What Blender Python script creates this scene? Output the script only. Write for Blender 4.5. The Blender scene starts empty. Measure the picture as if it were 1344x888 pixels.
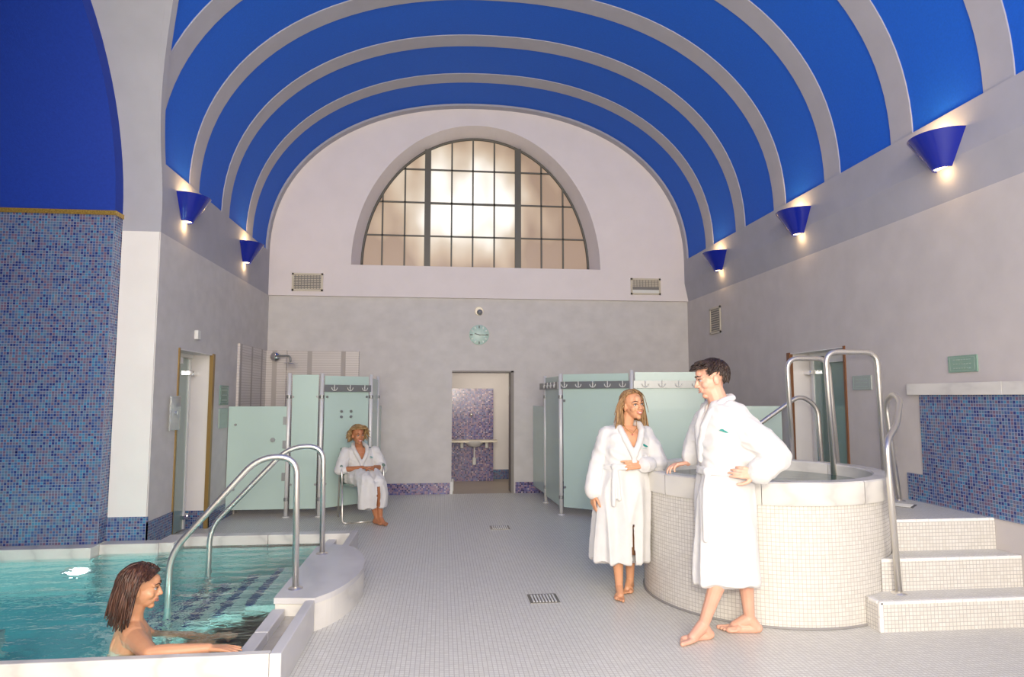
import bpy, bmesh, math, random
from mathutils import Vector, Matrix, Quaternion
import numpy as np
random.seed(7); np.random.seed(7)
PI = math.pi
D = bpy.data; C = D.collections.new('hall'); bpy.context.scene.collection.children.link(C)
SC = bpy.context.scene
# ------------------------------------------------------------------ camera, world, lights, exposure
cam = D.cameras.new('camera'); cam.sensor_width = 36; cam.lens = 869.0/1344*36; cam.clip_start = .05
co = D.objects.new('camera', cam); SC.collection.objects.link(co); SC.camera = co
yaw, pitch = .1053, .0878
Fw = Vector((math.sin(yaw)*math.cos(pitch), math.cos(yaw)*math.cos(pitch), math.sin(pitch)))
Rt = Vector((math.cos(yaw), -math.sin(yaw), 0)); Up = Rt.cross(Fw)
co.matrix_world = Matrix(((Rt.x, Up.x, -Fw.x, 0), (Rt.y, Up.y, -Fw.y, 0), (Rt.z, Up.z, -Fw.z, 1.5), (0, 0, 0, 1)))
SC.view_settings.view_transform = 'Standard'; SC.view_settings.look = 'None'
SC.view_settings.gamma = 1; SC.view_settings.use_curve_mapping = False
SC.view_settings.exposure = 0.28
W = D.worlds.new('world'); SC.world = W; W.use_nodes = True
W.node_tree.nodes['Background'].inputs[0].default_value = (1, .95, .9, 1)
W.node_tree.nodes['Background'].inputs[1].default_value = .5
def light(name, kind, loc, power, color=(1, 1, 1), size=.2, aim=None, size_y=None, parent=None):
    l = D.lights.new(name, kind); l.energy = power; l.color = color
    if kind == 'AREA':
        l.size = size
        if size_y: l.shape = 'RECTANGLE'; l.size_y = size_y
    elif kind in ('POINT', 'SPOT'): l.shadow_soft_size = size
    o = D.objects.new(name, l); C.objects.link(o); o.location = loc
    if aim is not None:
        o.rotation_euler = (Vector(aim)-Vector(loc)).to_track_quat('-Z', 'Y').to_euler()
    if parent: o.parent = parent
    return o
# the photographer's flash and a broad fill light added behind the camera
light('flash', 'AREA', (.12, -.05, 1.85), 78, (1, .91, .80), .25, aim=(.9, 7, 2.3))
light('rear_fill', 'AREA', (.2, -3.1, 3.4), 640, (1, .89, .75), 6, aim=(.65, 8, 2.6), size_y=4.5)
# ------------------------------------------------------------------ materials
def new_mat(name):
    m = D.materials.new(name); m.use_nodes = True
    return m, m.node_tree.nodes, m.node_tree.links, m.node_tree.nodes['Principled BSDF']
def ramp(N, L, src, stops, interp='LINEAR'):
    r = N.new('ShaderNodeValToRGB'); r.color_ramp.interpolation = interp
    e = r.color_ramp.elements
    while len(e) < len(stops): e.new(.5)
    for el, (p, c) in zip(e, stops): el.position = p; el.color = (*c, 1)
    L.new(src, r.inputs[0]); return r.outputs[0]
def noise(N, L, vec, scale, detail=3, rough=.5):
    n = N.new('ShaderNodeTexNoise'); n.inputs['Scale'].default_value = scale
    n.inputs['Detail'].default_value = detail; n.inputs['Roughness'].default_value = rough
    L.new(vec, n.inputs['Vector']); return n.outputs[0]
def position(N): return N.new('ShaderNodeNewGeometry').outputs['Position']
def objpos(N): return N.new('ShaderNodeTexCoord').outputs['Object']
def bump(N, L, b, h, strength=.3, dist=.01):
    k = N.new('ShaderNodeBump'); k.inputs['Strength'].default_value = strength; k.inputs['Distance'].default_value = dist
    L.new(h, k.inputs['Height']); L.new(k.outputs[0], b.inputs['Normal'])
def scaled(N, L, vec, s):
    k = N.new('ShaderNodeVectorMath'); k.operation = 'MULTIPLY'; k.inputs[1].default_value = s
    L.new(vec, k.inputs[0]); return k.outputs[0]
def plain(name, c, rough=.5, metal=0, var=0, vscale=3, bmp=0, bscale=60, spec=.5, coat=0, stretch=(1, 1, 1), emit=None, es=1, sheen=0, sss=0, obj=False):
    m, N, L, b = new_mat(name)
    b.inputs['Base Color'].default_value = (*c, 1); b.inputs['Roughness'].default_value = rough
    b.inputs['Metallic'].default_value = metal; b.inputs['Specular IOR Level'].default_value = spec
    b.inputs['Coat Weight'].default_value = coat
    if sheen: b.inputs['Sheen Weight'].default_value = sheen
    if sss:
        b.inputs['Subsurface Weight'].default_value = sss; b.inputs['Subsurface Radius'].default_value = (.02, .008, .004)
        b.inputs['Subsurface Scale'].default_value = .5
    p = scaled(N, L, objpos(N) if obj else position(N), stretch)
    if var:
        n = noise(N, L, p, vscale, 4)
        L.new(ramp(N, L, n, [(.3, tuple(max(0, x*(1-var)) for x in c)), (.7, tuple(min(1, x*(1+var*.6)) for x in c))]), b.inputs['Base Color'])
    if bmp: bump(N, L, b, noise(N, L, p, bscale, 3), bmp, .004)
    if emit: b.inputs['Emission Color'].default_value = (*emit, 1); b.inputs['Emission Strength'].default_value = es
    return m
def mosaic(name, axes, size, stops, grout, gw=.09, rough=.25, interp='CONSTANT', center=(0, 0), rad=1, blot=0, bmp=.15):
    """small square glass or ceramic tiles: one colour per cell, recessed joints"""
    m, N, L, b = new_mat(name)
    sp = N.new('ShaderNodeSeparateXYZ'); L.new(position(N), sp.inputs[0])
    def mth(op, a, bb=None):
        k = N.new('ShaderNodeMath'); k.operation = op
        for i, v in enumerate((a, bb)):
            if v is None: continue
            if isinstance(v, (int, float)): k.inputs[i].default_value = v
            else: L.new(v, k.inputs[i])
        return k.outputs[0]
    if axes == 'cyl':
        u = mth('MULTIPLY', mth('ARCTAN2', mth('SUBTRACT', sp.outputs[1], center[1]), mth('SUBTRACT', sp.outputs[0], center[0])), rad); v = sp.outputs[2]
    else:
        u = sp.outputs['XYZ'.index(axes[0])]; v = sp.outputs['XYZ'.index(axes[1])]
    u = mth('DIVIDE', u, size*(14 if 'strip' in name else 1)); v = mth('DIVIDE', v, size)
    cb = N.new('ShaderNodeCombineXYZ'); L.new(mth('FLOOR', u), cb.inputs[0]); L.new(mth('FLOOR', v), cb.inputs[1])
    wn = N.new('ShaderNodeTexWhiteNoise'); wn.noise_dimensions = '3D'; L.new(cb.outputs[0], wn.inputs[0])
    val = wn.outputs[0]
    if blot:
        val = mth('ADD', mth('MULTIPLY', val, 1-blot), mth('MULTIPLY', noise(N, L, cb.outputs[0], .13, 2), blot))
    col = ramp(N, L, val, stops, interp)
    def edge(w):
        f = mth('FRACT', w); return mth('MINIMUM', f, mth('SUBTRACT', 1, f))
    e = mth('MINIMUM', edge(u), edge(v)); msk = mth('LESS_THAN', e, gw)
    mx = N.new('ShaderNodeMix'); mx.data_type = 'RGBA'; L.new(msk, mx.inputs['Factor']); L.new(col, mx.inputs['A']); mx.inputs['B'].default_value = (*grout, 1)
    L.new(mx.outputs['Result'], b.inputs['Base Color']); b.inputs['Roughness'].default_value = rough
    L.new(mth('ADD', rough, mth('MULTIPLY', msk, .4)), b.inputs['Roughness'])
    bump(N, L, b, mth('SMOOTH_MIN', e, gw), bmp, size*.3)
    return m
def marble(name, c=(.70, .68, .63), v=(.6, .58, .54), rough=.3, scale=1.1):
    m, N, L, b = new_mat(name)
    p = position(N)
    w = N.new('ShaderNodeTexWave'); w.inputs['Scale'].default_value = scale; w.inputs['Distortion'].default_value = 9; w.inputs['Detail'].default_value = 4
    w.inputs['Detail Scale'].default_value = 1.4; L.new(scaled(N, L, p, (1, .8, 1.7)), w.inputs[0])
    L.new(ramp(N, L, w.outputs[1], [(0, v), (.08, tuple(x*.93 for x in c)), (.4, c), (1, tuple(min(1, x*1.06) for x in c))]), b.inputs['Base Color'])
    b.inputs['Roughness'].default_value = rough; bump(N, L, b, noise(N, L, p, 30), .04, .004)
    return m
M = {}
M['plaster'] = plain('grey_plaster', (.60, .575, .555), .75, var=.07, vscale=5, bmp=.25, bscale=25, stretch=(1, 1, 1.3))
M['plaster_right'] = plain('grey_brown_plaster', (.56, .52, .50), .75, var=.06, vscale=4, bmp=.2, bscale=25)
M['white'] = plain('white_plaster', (.80, .77, .74), .6, var=.03, bmp=.05)
M['lunette'] = plain('pale_pink_plaster', (.76, .70, .69), .7, var=.03, bmp=.08)
M['vault_grey'] = plain('lavender_grey_paint', (.40, .395, .435), .75, var=.05, vscale=4, bmp=.12, bscale=30)
M['blue'] = plain('ultramarine_paint', (.003, .11, .60), .7, var=.08, vscale=60, bmp=.3, bscale=90)
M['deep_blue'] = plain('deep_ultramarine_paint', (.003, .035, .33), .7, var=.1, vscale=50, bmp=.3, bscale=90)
BLr = [(0, (.01, .012, .09)), (.12, (.03, .05, .22)), (.26, (.07, .13, .33)), (.42, (.13, .22, .36)), (.54, (.18, .17, .28)), (.68, (.22, .13, .22)), (.78, (.08, .27, .48)), (.86, (.26, .22, .28)), (.92, (.015, .018, .14))]
BL = [(p_, tuple(x*k_ for x, k_ in zip(c_, (.72, .78, .78)))) for p_, c_ in BLr]
PK = [(0, (.03, .02, .1)), (.15, (.12, .1, .28)), (.35, (.28, .17, .26)), (.55, (.18, .19, .36)), (.7, (.36, .24, .3)), (.85, (.08, .08, .26)), (.94, (.55, .45, .5))]
M['mos_xz'] = mosaic('blue_glass_mosaic', 'XZ', .025, BL, (.25, .27, .35), .07, .22, blot=.3)
M['mos_yz'] = mosaic('blue_glass_mosaic_side', 'YZ', .025, BL, (.30, .33, .43), .07, .22, blot=.3)
M['mos_dark'] = mosaic('violet_glass_mosaic', 'XZ', .025, PK, (.2, .18, .26), .07, .15)
FL = [(0, (.65, .645, .585)), (.5, (.69, .685, .62)), (1, (.73, .725, .66))]
TL = [(0, (.64, .615, .56)), (.5, (.68, .655, .60)), (1, (.72, .695, .64))]
M['floor'] = mosaic('small_white_floor_tiles', 'XY', .027, FL, (.50, .47, .43), .075, .35, 'LINEAR', bmp=.1)
M['step_front'] = mosaic('white_step_tiles', 'XZ', .025, TL, (.42, .4, .38), .07, .3, 'LINEAR')
M['step_side'] = mosaic('white_step_tiles_side', 'YZ', .025, TL, (.42, .4, .38), .07, .3, 'LINEAR')
M['step_top'] = mosaic('white_tread_tiles', 'XY', .025, FL, (.52, .5, .48), .07, .35, 'LINEAR')
M['tub_tile'] = mosaic('white_drum_tiles', 'cyl', .0262, TL, (.45, .42, .38), .06, .3, 'LINEAR', center=(2.5, 5.09), rad=.9)
PT = [(0, (.30, .62, .60)), (1, (.40, .72, .69))]
M['pool_xz'] = mosaic('aqua_pool_tiles', 'XZ', .03, PT, (.22, .48, .48), .07, .3, 'LINEAR')
M['pool_yz'] = mosaic('aqua_pool_tiles_side', 'YZ', .03, PT, (.22, .48, .48), .07, .3, 'LINEAR')
M['pool_xy'] = mosaic('aqua_pool_floor_tiles', 'XY', .03, [(0, (.08, .45, .48)), (1, (.16, .56, .58))], (.12, .4, .44), .07, .3, 'LINEAR')
M['pool_step'] = mosaic('pale_pool_step_tiles', 'XY', .03, [(0, (.5, .66, .62)), (1, (.6, .74, .7))], (.36, .5, .48), .07, .3, 'LINEAR')
M['stripe'] = plain('dark_blue_nosing_tile', (.015, .06, .22), .25)
M['ribbed'] = mosaic('beige_strip_tiles', 'XZ', .036, [(0, (.6, .55, .52)), (1, (.63, .585, .55))], (.44, .4, .37), .07, .3, 'LINEAR')
M['ribbed_side'] = mosaic('beige_strip_tiles_side', 'YZ', .036, [(0, (.6, .55, .52)), (1, (.63, .585, .55))], (.44, .4, .37), .07, .3, 'LINEAR')
M['marble'] = marble('cream_marble')
M['marble_grey'] = marble('grey_white_marble', (.62, .61, .6), (.57, .56, .56), .35, .9)
M['steel'] = plain('brushed_steel', (.80, .77, .71), .36, .9, var=.06, vscale=200, stretch=(1, 1, .05))
M['alu'] = plain('satin_aluminium', (.80, .80, .78), .4, .2)
M['dark_steel'] = plain('dark_grey_metal', (.3, .31, .31), .4, .6)
M['chrome'] = plain('chrome', (.8, .8, .8), .08, 1)
M['glass'] = plain('frosted_green_glass', (.50, .645, .585), .25, spec=.4, coat=.15, var=.04, vscale=1.2)
M['glass_edge'] = plain('dark_glass_edge', (.2, .34, .3), .2)
M['glass_dark'] = plain('green_door_glass', (.22, .33, .29), .12, coat=.6, var=.1, vscale=1.5)
M['sign_glass'] = plain('engraved_green_glass', (.2, .33, .26), .2, coat=.5)
M['sign_grey'] = plain('grey_glass_plate', (.36, .40, .38), .2, coat=.3)
M['line'] = plain('faint_engraving', (.34, .44, .38), .4)
M['gold'] = plain('gold_glass_mosaic', (.65, .42, .1), .25, .6, var=.4, vscale=90)
M['brass'] = plain('brass_frame', (.30, .19, .06), .4, .3)
M['brown'] = plain('brown_frame', (.2, .08, .03), .4)
M['lamp_blue'] = plain('glossy_cobalt_enamel', (.005, .015, .28), .2, coat=.4)
M['lamp_glow'] = plain('lit_lamp_opening', (1, .8, .5), .5, emit=(1, .72, .36), es=5)
M['frame_dark'] = plain('dark_window_iron', (.12, .115, .1), .5, .3)
M['vent'] = plain('vent_cream_metal', (.55, .5, .4), .4, .2)
M['vent_dark'] = plain('vent_slot_grey', (.2, .19, .18), .6)
M['black'] = plain('black_enamel', (.015, .02, .02), .4)
M['clock'] = plain('mint_clock_face', (.46, .62, .55), .35)
M['offwhite'] = plain('offwhite_plastic', (.7, .7, .66), .4)
M['tan'] = plain('tan_corridor_floor', (.42, .35, .26), .4, var=.05)
M['drain'] = plain('steel_drain', (.25, .24, .22), .35, .8)
M['rubber'] = plain('dark_joint', (.3, .29, .28), .6)
M['white_tile'] = plain('glazed_white_nosing', (.82, .81, .78), .2)
M['terry'] = plain('white_terry_cloth', (.70, .69, .67), .95, var=.04, vscale=9, bmp=.5, bscale=260, spec=.1, sheen=.3, obj=True)
M['chair_green'] = plain('grey_green_wicker', (.16, .24, .2), .5, var=.2, vscale=80)
# ------------------------------------------------------------------ mesh helpers
def link(name, me, parent=None, smooth=False):
    o = D.objects.new(name, me); C.objects.link(o)
    if parent: o.parent = parent
    if smooth: me.polygons.foreach_set('use_smooth', [True]*len(me.polygons))
    return o
def raw(name, verts, faces, m, parent=None, smooth=False, kind=None):
    me = D.meshes.new(name); me.from_pydata([tuple(v) for v in verts], [], faces)
    for mm in (m if isinstance(m, (list, tuple)) else [m]): me.materials.append(mm)
    me.update(); o = link(name, me, parent, smooth)
    if kind: o['kind'] = kind
    return o
def thing(name, label, cat, loc=(0, 0, 0), group=None):
    o = D.objects.new(name, None); C.objects.link(o); o.location = loc; o.empty_display_size = .1
    o['label'] = label; o['category'] = cat
    if group: o['group'] = group
    return o
def tag(o, label, cat, group=None):
    o['label'] = label; o['category'] = cat
    if group: o['group'] = group
    return o
class MB:
    """collects shapes, builds one mesh"""
    def __init__(s): s.v = []; s.f = []; s.mi = []
    def add(s, v, f, mi=0):
        n = len(s.v); s.v += [Vector(p) for p in v]; s.f += [[i+n for i in q] for q in f]; s.mi += [mi]*len(f); return s
    def box(s, a, b, mi=0, M=None):
        x0, y0, z0 = a; x1, y1, z1 = b
        v = [Vector(p) for p in ((x0, y0, z0), (x1, y0, z0), (x1, y1, z0), (x0, y1, z0), (x0, y0, z1), (x1, y0, z1), (x1, y1, z1), (x0, y1, z1))]
        if M: v = [M @ p for p in v]
        return s.add(v, [(3, 2, 1, 0), (4, 5, 6, 7), (0, 1, 5, 4), (1, 2, 6, 5), (2, 3, 7, 6), (3, 0, 4, 7)], mi)
    def tube(s, pts, r, n=12, mi=0, cap=True):
        pts = [Vector(p) for p in pts]; k = len(pts)
        rs = r if isinstance(r, (list, tuple)) else [r]*k
        t = (pts[1]-pts[0]).normalized(); a = Vector((0, 0, 1)) if abs(t.z) < .9 else Vector((1, 0, 0))
        u = t.cross(a).normalized(); v = []
        for i, p in enumerate(pts):
            t2 = (pts[min(i+1, k-1)]-pts[max(i-1, 0)]).normalized()
            u = (u-t2*u.dot(t2)).normalized(); w = t2.cross(u)
            v += [p+(u*math.cos(2*PI*j/n)+w*math.sin(2*PI*j/n))*rs[i] for j in range(n)]
        f = [(i*n+j, i*n+(j+1) % n, (i+1)*n+(j+1) % n, (i+1)*n+j) for i in range(k-1) for j in range(n)]
        if cap: f += [list(range(n))[::-1], [(k-1)*n+j for j in range(n)]]
        return s.add(v, f, mi)
    def lathe(s, prof, c=(0, 0, 0), n=32, mi=0, a0=0, a1=2*PI, M=None):
        full = abs(a1-a0-2*PI) < 1e-6; m_ = n if full else n+1; v = []
        for r, z in prof:
            for j in range(m_):
                a = a0+(a1-a0)*j/n; p = Vector((r*math.cos(a), r*math.sin(a), z))
                if M: p = M @ p
                v.append(p+Vector(c))
        f = [(i*m_+j, i*m_+(j+1) % m_, (i+1)*m_+(j+1) % m_, (i+1)*m_+j) for i in range(len(prof)-1) for j in range(n)]
        return s.add(v, f, mi)
    def build(s, name, m, parent=None, smooth=False, kind=None, bevel=0, auto=None):
        o = raw(name, s.v, s.f, m, parent, smooth, kind)
        o.data.polygons.foreach_set('material_index', s.mi)
        if bevel:
            b = o.modifiers.new('bevel', 'BEVEL'); b.width = bevel; b.segments = 2; b.limit_method = 'ANGLE'
        if auto is not None: o.data.polygons.foreach_set('use_smooth', [True]*len(o.data.polygons)); sharp(o, auto)
        return o
def sharp(o, deg):
    bm = bmesh.new(); bm.from_mesh(o.data); bmesh.ops.recalc_face_normals(bm, faces=bm.faces)
    for e in bm.edges:
        if len(e.link_faces) == 2 and e.calc_face_angle(0) > math.radians(deg): e.smooth = False
    bm.to_mesh(o.data); bm.free()
def box(name, a, b, m, parent=None, bevel=0, kind=None): return MB().box(a, b).build(name, m, parent, bevel=bevel, kind=kind)
def fillet(pts, r=.08, seg=6):
    pts = [Vector(p) for p in pts]; out = [pts[0]]
    for a, b, c in zip(pts, pts[1:], pts[2:]):
        d1 = (a-b); d2 = (c-b); k = min(r, d1.length*.49, d2.length*.49)
        p, q = b+d1.normalized()*k, b+d2.normalized()*k
        for i in range(seg+1):
            t = i/seg; out.append(p*(1-t)**2+b*2*t*(1-t)+q*t*t)
    out.append(pts[-1]); return out
def S(o): o['kind'] = 'structure'; return o
# ------------------------------------------------------------------ the hall: floor, walls, vault
XL, XR, YB, HS = -2.67, 3.96, 10.48, 3.06
XW = 4.02      # face of the right wall below the painted band
XC, VA, VZ, VB = .645, 3.315, 3.7, 2.47
P_IN = (-4.6, -.93)      # pool in x;  y 3.58 .. 6.65
YF, YK = 3.60, 6.62
POOL_X1 = -.80
def vx(z, off=0):        # half width of the vault at height z
    a, b = VA+off, VB+off
    t = max(0, (z-VZ)/b)
    return a*(max(0, 1-t**2.2))**(1/2.2)
def vprof(off=0, n=56):  # profile from left spring to right spring
    a, b = VA+off, VB+off; out = []
    for i in range(n+1):
        th = PI-PI*i/n; c, s_ = math.cos(th), math.sin(th)
        out.append((XC+a*math.copysign(abs(c)**(2/2.2), c), VZ+b*abs(s_)**(2/2.2)))
    return out
ARC_Y, ARC_R, ARC_Z = 4.25, 2.25, 3.2
def arch_y(z, R=ARC_R): return math.sqrt(max(0, R*R-max(0, z-ARC_Z)**2))   # half span along Y of the pool arch
# floor with the pool's cut-out
fl = MB()
for a, b in (((POOL_X1-.02, -3.2, -.12), (XW, YB, 0)), ((-6.2, YK+.12, -.12), (POOL_X1-.02, YB, 0)), ((-6.2, -3.2, -.12), (POOL_X1-.02, YF+.04, 0))):
    fl.box(a, b)
S(fl.build('floor', M['floor']))
# left wall with the glass door's opening; pilaster end; blue mosaic plinth
D0, D1, DH = 7.06, 8.09, 1.99
w = MB(); w.box((XL-.35, 6.5, 0), (XL, D0, HS)).box((XL-.35, D1, 0), (XL, YB, HS)).box((XL-.35, D0, DH), (XL, D1, HS))
w.box((XL-.35, -3.2, 0), (XL, 1.95, HS))
wl = S(w.build('wall_left', M['plaster'])); 
S(box('trim_1', (XL-.342, 6.488, .2), (XL-.008, 6.5, HS), M['white']))
S(MB().box((XL-.345, 6.478, .2), (XL+.012, 6.49, .41)).build('baseboard_pilaster', M['mos_xz']))
bb = MB(); bb.box((XL, 6.478, .02), (XL+.012, D0, .36)); bb.box((XL, D1, 0), (XL+.012, YB, .18))
S(bb.build('baseboard_left', M['mos_yz']))
S(box('baseboard_doorway', (XL-.3, D1-.012, 0), (XL, D1, .2), M['mos_xz']))
# pool niche walls
S(box('wall_mosaic', (-6.2, 6.35, .2), (-3.02, 6.6, ARC_Z), M['mos_xz']))
S(box('wall_mosaic_side', (-3.03, 6.351, .2), (-3.017, 6.5, ARC_Z), M['mos_yz']))
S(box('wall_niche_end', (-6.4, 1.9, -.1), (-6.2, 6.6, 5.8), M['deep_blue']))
S(box('wall_niche_near', (-6.2, 1.7, 0), (-3.02, 1.95, ARC_Z), M['plaster']))
g = MB(); g.box((-6.2, 6.335, ARC_Z-.03), (-3.005, 6.4, ARC_Z+.012)); g.box((-3.03, 6.4005, ARC_Z-.03), (-3.005, 6.496, ARC_Z+.012))
S(g.build('trim_2', M['gold']))
# niche barrel (blue) and the arch soffit (grey)
def barrel(name, x0, x1f, R, m, n=40):
    v = []; f = []
    for i in range(n+1):
        th = PI*i/n; y = ARC_Y+R*math.cos(th); z = ARC_Z+R*math.sin(th)
        x1 = x1f(z) if callable(x1f) else x1f
        v += [(x0, y, z), (x1, y, z)]
    f = [(2*i, 2*i+1, 2*i+3, 2*i+2) for i in range(n)]
    return S(raw(name, v, f, m, smooth=True))
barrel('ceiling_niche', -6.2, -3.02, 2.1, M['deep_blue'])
barrel('ceiling_arch', -3.02, lambda z: XC-vx(z)+.0, ARC_R, M['vault_grey'], 60)
v = []; n = 40                                   # ring between niche barrel and soffit
for i in range(n+1):
    th = PI*i/n
    for R in (2.1, ARC_R): v.append((-3.02, ARC_Y+R*math.cos(th), ARC_Z+R*math.sin(th)))
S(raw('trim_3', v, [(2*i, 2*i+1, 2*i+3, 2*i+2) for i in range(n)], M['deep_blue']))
# right wall with door opening
R0, R1, RH = 6.25, 7.33, 2.0
w = MB(); w.box((XW, -3.2, 0), (XR+.45, R0, HS)).box((XW, R1, 0), (XR+.45, YB, HS)).box((XW, R0, RH), (XR+.45, R1, HS))
S(w.build('wall_right', M['plaster_right']))
# back wall: lower, with doorway, and the lunette wall above with the window hole
BX0, BX1, BH = .16, 1.10, 1.89
w = MB(); w.box((XL-.3, YB, 0), (BX0, YB+.35, HS)).box((BX1, YB, 0), (XR+.3, YB+.35, HS)).box((BX0, YB, BH), (BX1, YB+.35, HS))
S(w.build('wall_back', M['plaster']))
b_ = MB(); b_.box((XL, YB-.015, 0), (BX0-.02, YB, .17)); b_.box((BX1+.06, YB-.015, 0), (XW, YB, .17))
S(b_.build('baseboard_back', M['mos_dark']))
WX, WZ, WA, WB = .557, 3.56, 1.99, 2.33          # outer edge of the recess
def warc(a, b, z0, n=64, cx=WX): return [(cx+a*math.cos(PI-PI*i/n), z0+b*math.sin(PI*i/n)) for i in range(n+1)]
yf = YB-.05
inn = warc(WA, WB, WZ); mid = warc(1.885, 2.22, 3.6); out = warc(3.9, 3.4, WZ)
v = [(x, yf, z) for x, z in inn]+[(x, yf, z) for x, z in out]+[(x, YB+.3, z) for x, z in mid]
k = len(inn)
f = [(i, i+1, k+i+1, k+i) for i in range(k-1)]+[(i+1, i, 2*k+i, 2*k+i+1) for i in range(k-1)]
b0 = len(v); v += [(WX-3.9, yf, HS), (WX+3.9, yf, HS), (WX-WA, yf, HS), (WX+WA, yf, HS), (WX-3.9, YB+.02, HS-.0), (WX+3.9, YB+.02, HS)]
f += [(k, 0, b0+2, b0), (0, k-1, b0+3, b0+2), (k-1, 2*k-1, b0+1, b0+3), (0, 2*k, 3*k-1, k-1), (b0, b0+1, b0+5, b0+4)]
S(raw('wall_lunette', v, f, M['lunette']))
# window_1: arched frosted window of many panes
yw = YB+.29
win = S(MB().box((WX-1.89, yw+.09, 3.5), (WX+1.89, yw+.1, 5.9)).build('window_1', M['vent_dark']))
m, N, L, b = new_mat('backlit_frosted_glass')
p = position(N)
n1 = noise(N, L, scaled(N, L, p, (1.5, 1, .9)), 1.1, 2, .4)
sp = N.new('ShaderNodeSeparateXYZ'); L.new(p, sp.inputs[0])
def mth(op, a, bb=None, N=N, L=L):
    k_ = N.new('ShaderNodeMath'); k_.operation = op
    for i, vv in enumerate((a, bb)):
        if vv is None: continue
        if isinstance(vv, (int, float)): k_.inputs[i].default_value = vv
        else: L.new(vv, k_.inputs[i])
    return k_.outputs[0]
# backlight painted into the pane glow: brightest near mid-window, mottled, browner outwards
dx1 = mth('ABSOLUTE', mth('SUBTRACT', sp.outputs[0], .35)); dz1 = mth('SUBTRACT', sp.outputs[2], 4.75)
rr = mth('SQRT', mth('ADD', mth('POWER', mth('MULTIPLY', dx1, .62), 2), mth('POWER', mth('MULTIPLY', dz1, .75), 2)))
val = mth('ADD', mth('SUBTRACT', 1.02, rr), mth('MULTIPLY', mth('SUBTRACT', n1, .5), 1.5))
L.new(ramp(N, L, val, [(0, (.2, .12, .07)), (.22, (.36, .26, .17)), (.42, (.5, .42, .32)), (.62, (.78, .73, .65)), (.85, (1, .99, .95))]), b.inputs['Emission Color'])
b.inputs['Emission Strength'].default_value = .95; b.inputs['Base Color'].default_value = (.25, .22, .19, 1); b.inputs['Roughness'].default_value = .3
bump(N, L, b, noise(N, L, p, 120), .2, .003)
M['pane'] = m
ell = warc(1.87, 2.2, 3.6, 60)
def clip(poly):
    res = poly
    for (x0, z0), (x1, z1) in zip(ell+[ell[0]], ell[1:]+[ell[0]]):
        def side(p): return (x1-x0)*(p[1]-z0)-(z1-z0)*(p[0]-x0)
        o = []
        for i in range(len(res)):
            a, c = res[i-1], res[i]; sa, sc = side(a), side(c)
            if (sa <= 0) != (sc <= 0):
                t = sa/(sa-sc); o.append((a[0]+(c[0]-a[0])*t, a[1]+(c[1]-a[1])*t))
            if sc <= 0: o.append(c)
        res = o
        if len(res) < 3: return []
    return res
XS = [-1.34, -.99, -.63, -.26, .135, .485, .842, 1.237, 1.634, 2.0, 2.45]; ZS = [3.6, 4.13, 4.69, 5.25, 5.9]
for i in range(10):
    for j in range(4):
        q = clip([(XS[i], ZS[j]), (XS[i+1], ZS[j]), (XS[i+1], ZS[j+1]), (XS[i], ZS[j+1])])
        if len(q) < 3: continue
        nn = len(q)
        raw('pane', [(x, yw+.03, z) for x, z in q]+[(x, yw+.04, z) for x, z in q],
            [list(range(nn)), [nn+t for t in range(nn)][::-1]]+[(t, nn+t, nn+(t+1) % nn, (t+1) % nn) for t in range(nn)], M['pane'], win)
def top(x): return 3.6+2.2*math.sqrt(max(0, 1-((x-WX)/1.87)**2))
for i, x in enumerate(XS[1:-1]):
    thick = i in (2, 6); h = .05 if thick else .013
    box('mullion' if thick else 'glazing_bar', (x-h, yw-.03 if thick else yw, 3.6), (x+h, yw+.03, top(x)), M['frame_dark'], win)
for j, z in enumerate(ZS[1:-1]):
    ha = 1.87*math.sqrt(1-((z-3.6)/2.2)**2)
    for (a, c) in ((WX-ha, -.26), (-.26, 1.237), (1.237, WX+ha)):
        if c-a > .05: box('transom' if (j == 1 and a == -.26) else 'glazing_bar', (a, yw, z-(.022 if j in (1,) and a == -.26 else .012)), (c, yw+.028, z+.012), M['frame_dark'], win)
MB().tube([(x, yw+.02, z) for x, z in ell], .022, 8).build('arched_frame', M['frame_dark'], win, smooth=True)
box('sill_bar', (WX-1.87, yw, 3.585), (WX+1.87, yw+.03, 3.615), M['frame_dark'], win)
# the vault: grey ribs standing proud of blue fields
def surf(name, y0, y1, m, off, parent=None, solid=0, ny=1, s0=0, s1=999, ypf=None):
    pr = vprof(off); s1_ = min(s1, len(pr)-1); v = []; f = []; rows = []
    for i in range(s0, s1_+1):
        x, z = pr[i]; a, c = y0, y1
        if ypf: a, c = ypf(x, z, a, c)
        if c-a < 1e-4: rows.append(None); continue
        rows.append(len(v)); v += [(x, a, z), (x, c, z)]
    for r0, r1 in zip(rows, rows[1:]):
        if r0 is None or r1 is None: continue
        f.append((r0, r0+1, r1+1, r1))
    if not f: return None
    o = raw(name, v, f, m, parent, smooth=True)
    if solid:            # give the strip real side faces
        md = o.modifiers.new('solid', 'SOLIDIFY'); md.thickness = solid; md.offset = 0
        me = o.data; n_ = len(me.polygons)
        bm = bmesh.new(); bm.from_mesh(me)
        ext = bmesh.ops.extrude_face_region(bm, geom=list(bm.faces))
        ov = [g_ for g_ in ext['geom'] if isinstance(g_, bmesh.types.BMVert)]
        o.modifiers.remove(md)
        for v_ in ov:
            d_ = Vector((v_.co.x-XC, 0, max(0, v_.co.z-VZ))); d_.normalize(); v_.co += d_*solid
        bmesh.ops.recalc_face_normals(bm, faces=bm.faces)
        for e_ in bm.edges:
            if len(e_.link_faces) == 2 and e_.calc_face_angle(0) > .6: e_.smooth = False
        for f_ in bm.faces: f_.smooth = True
        bm.to_mesh(me); bm.free()
    return o
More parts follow.
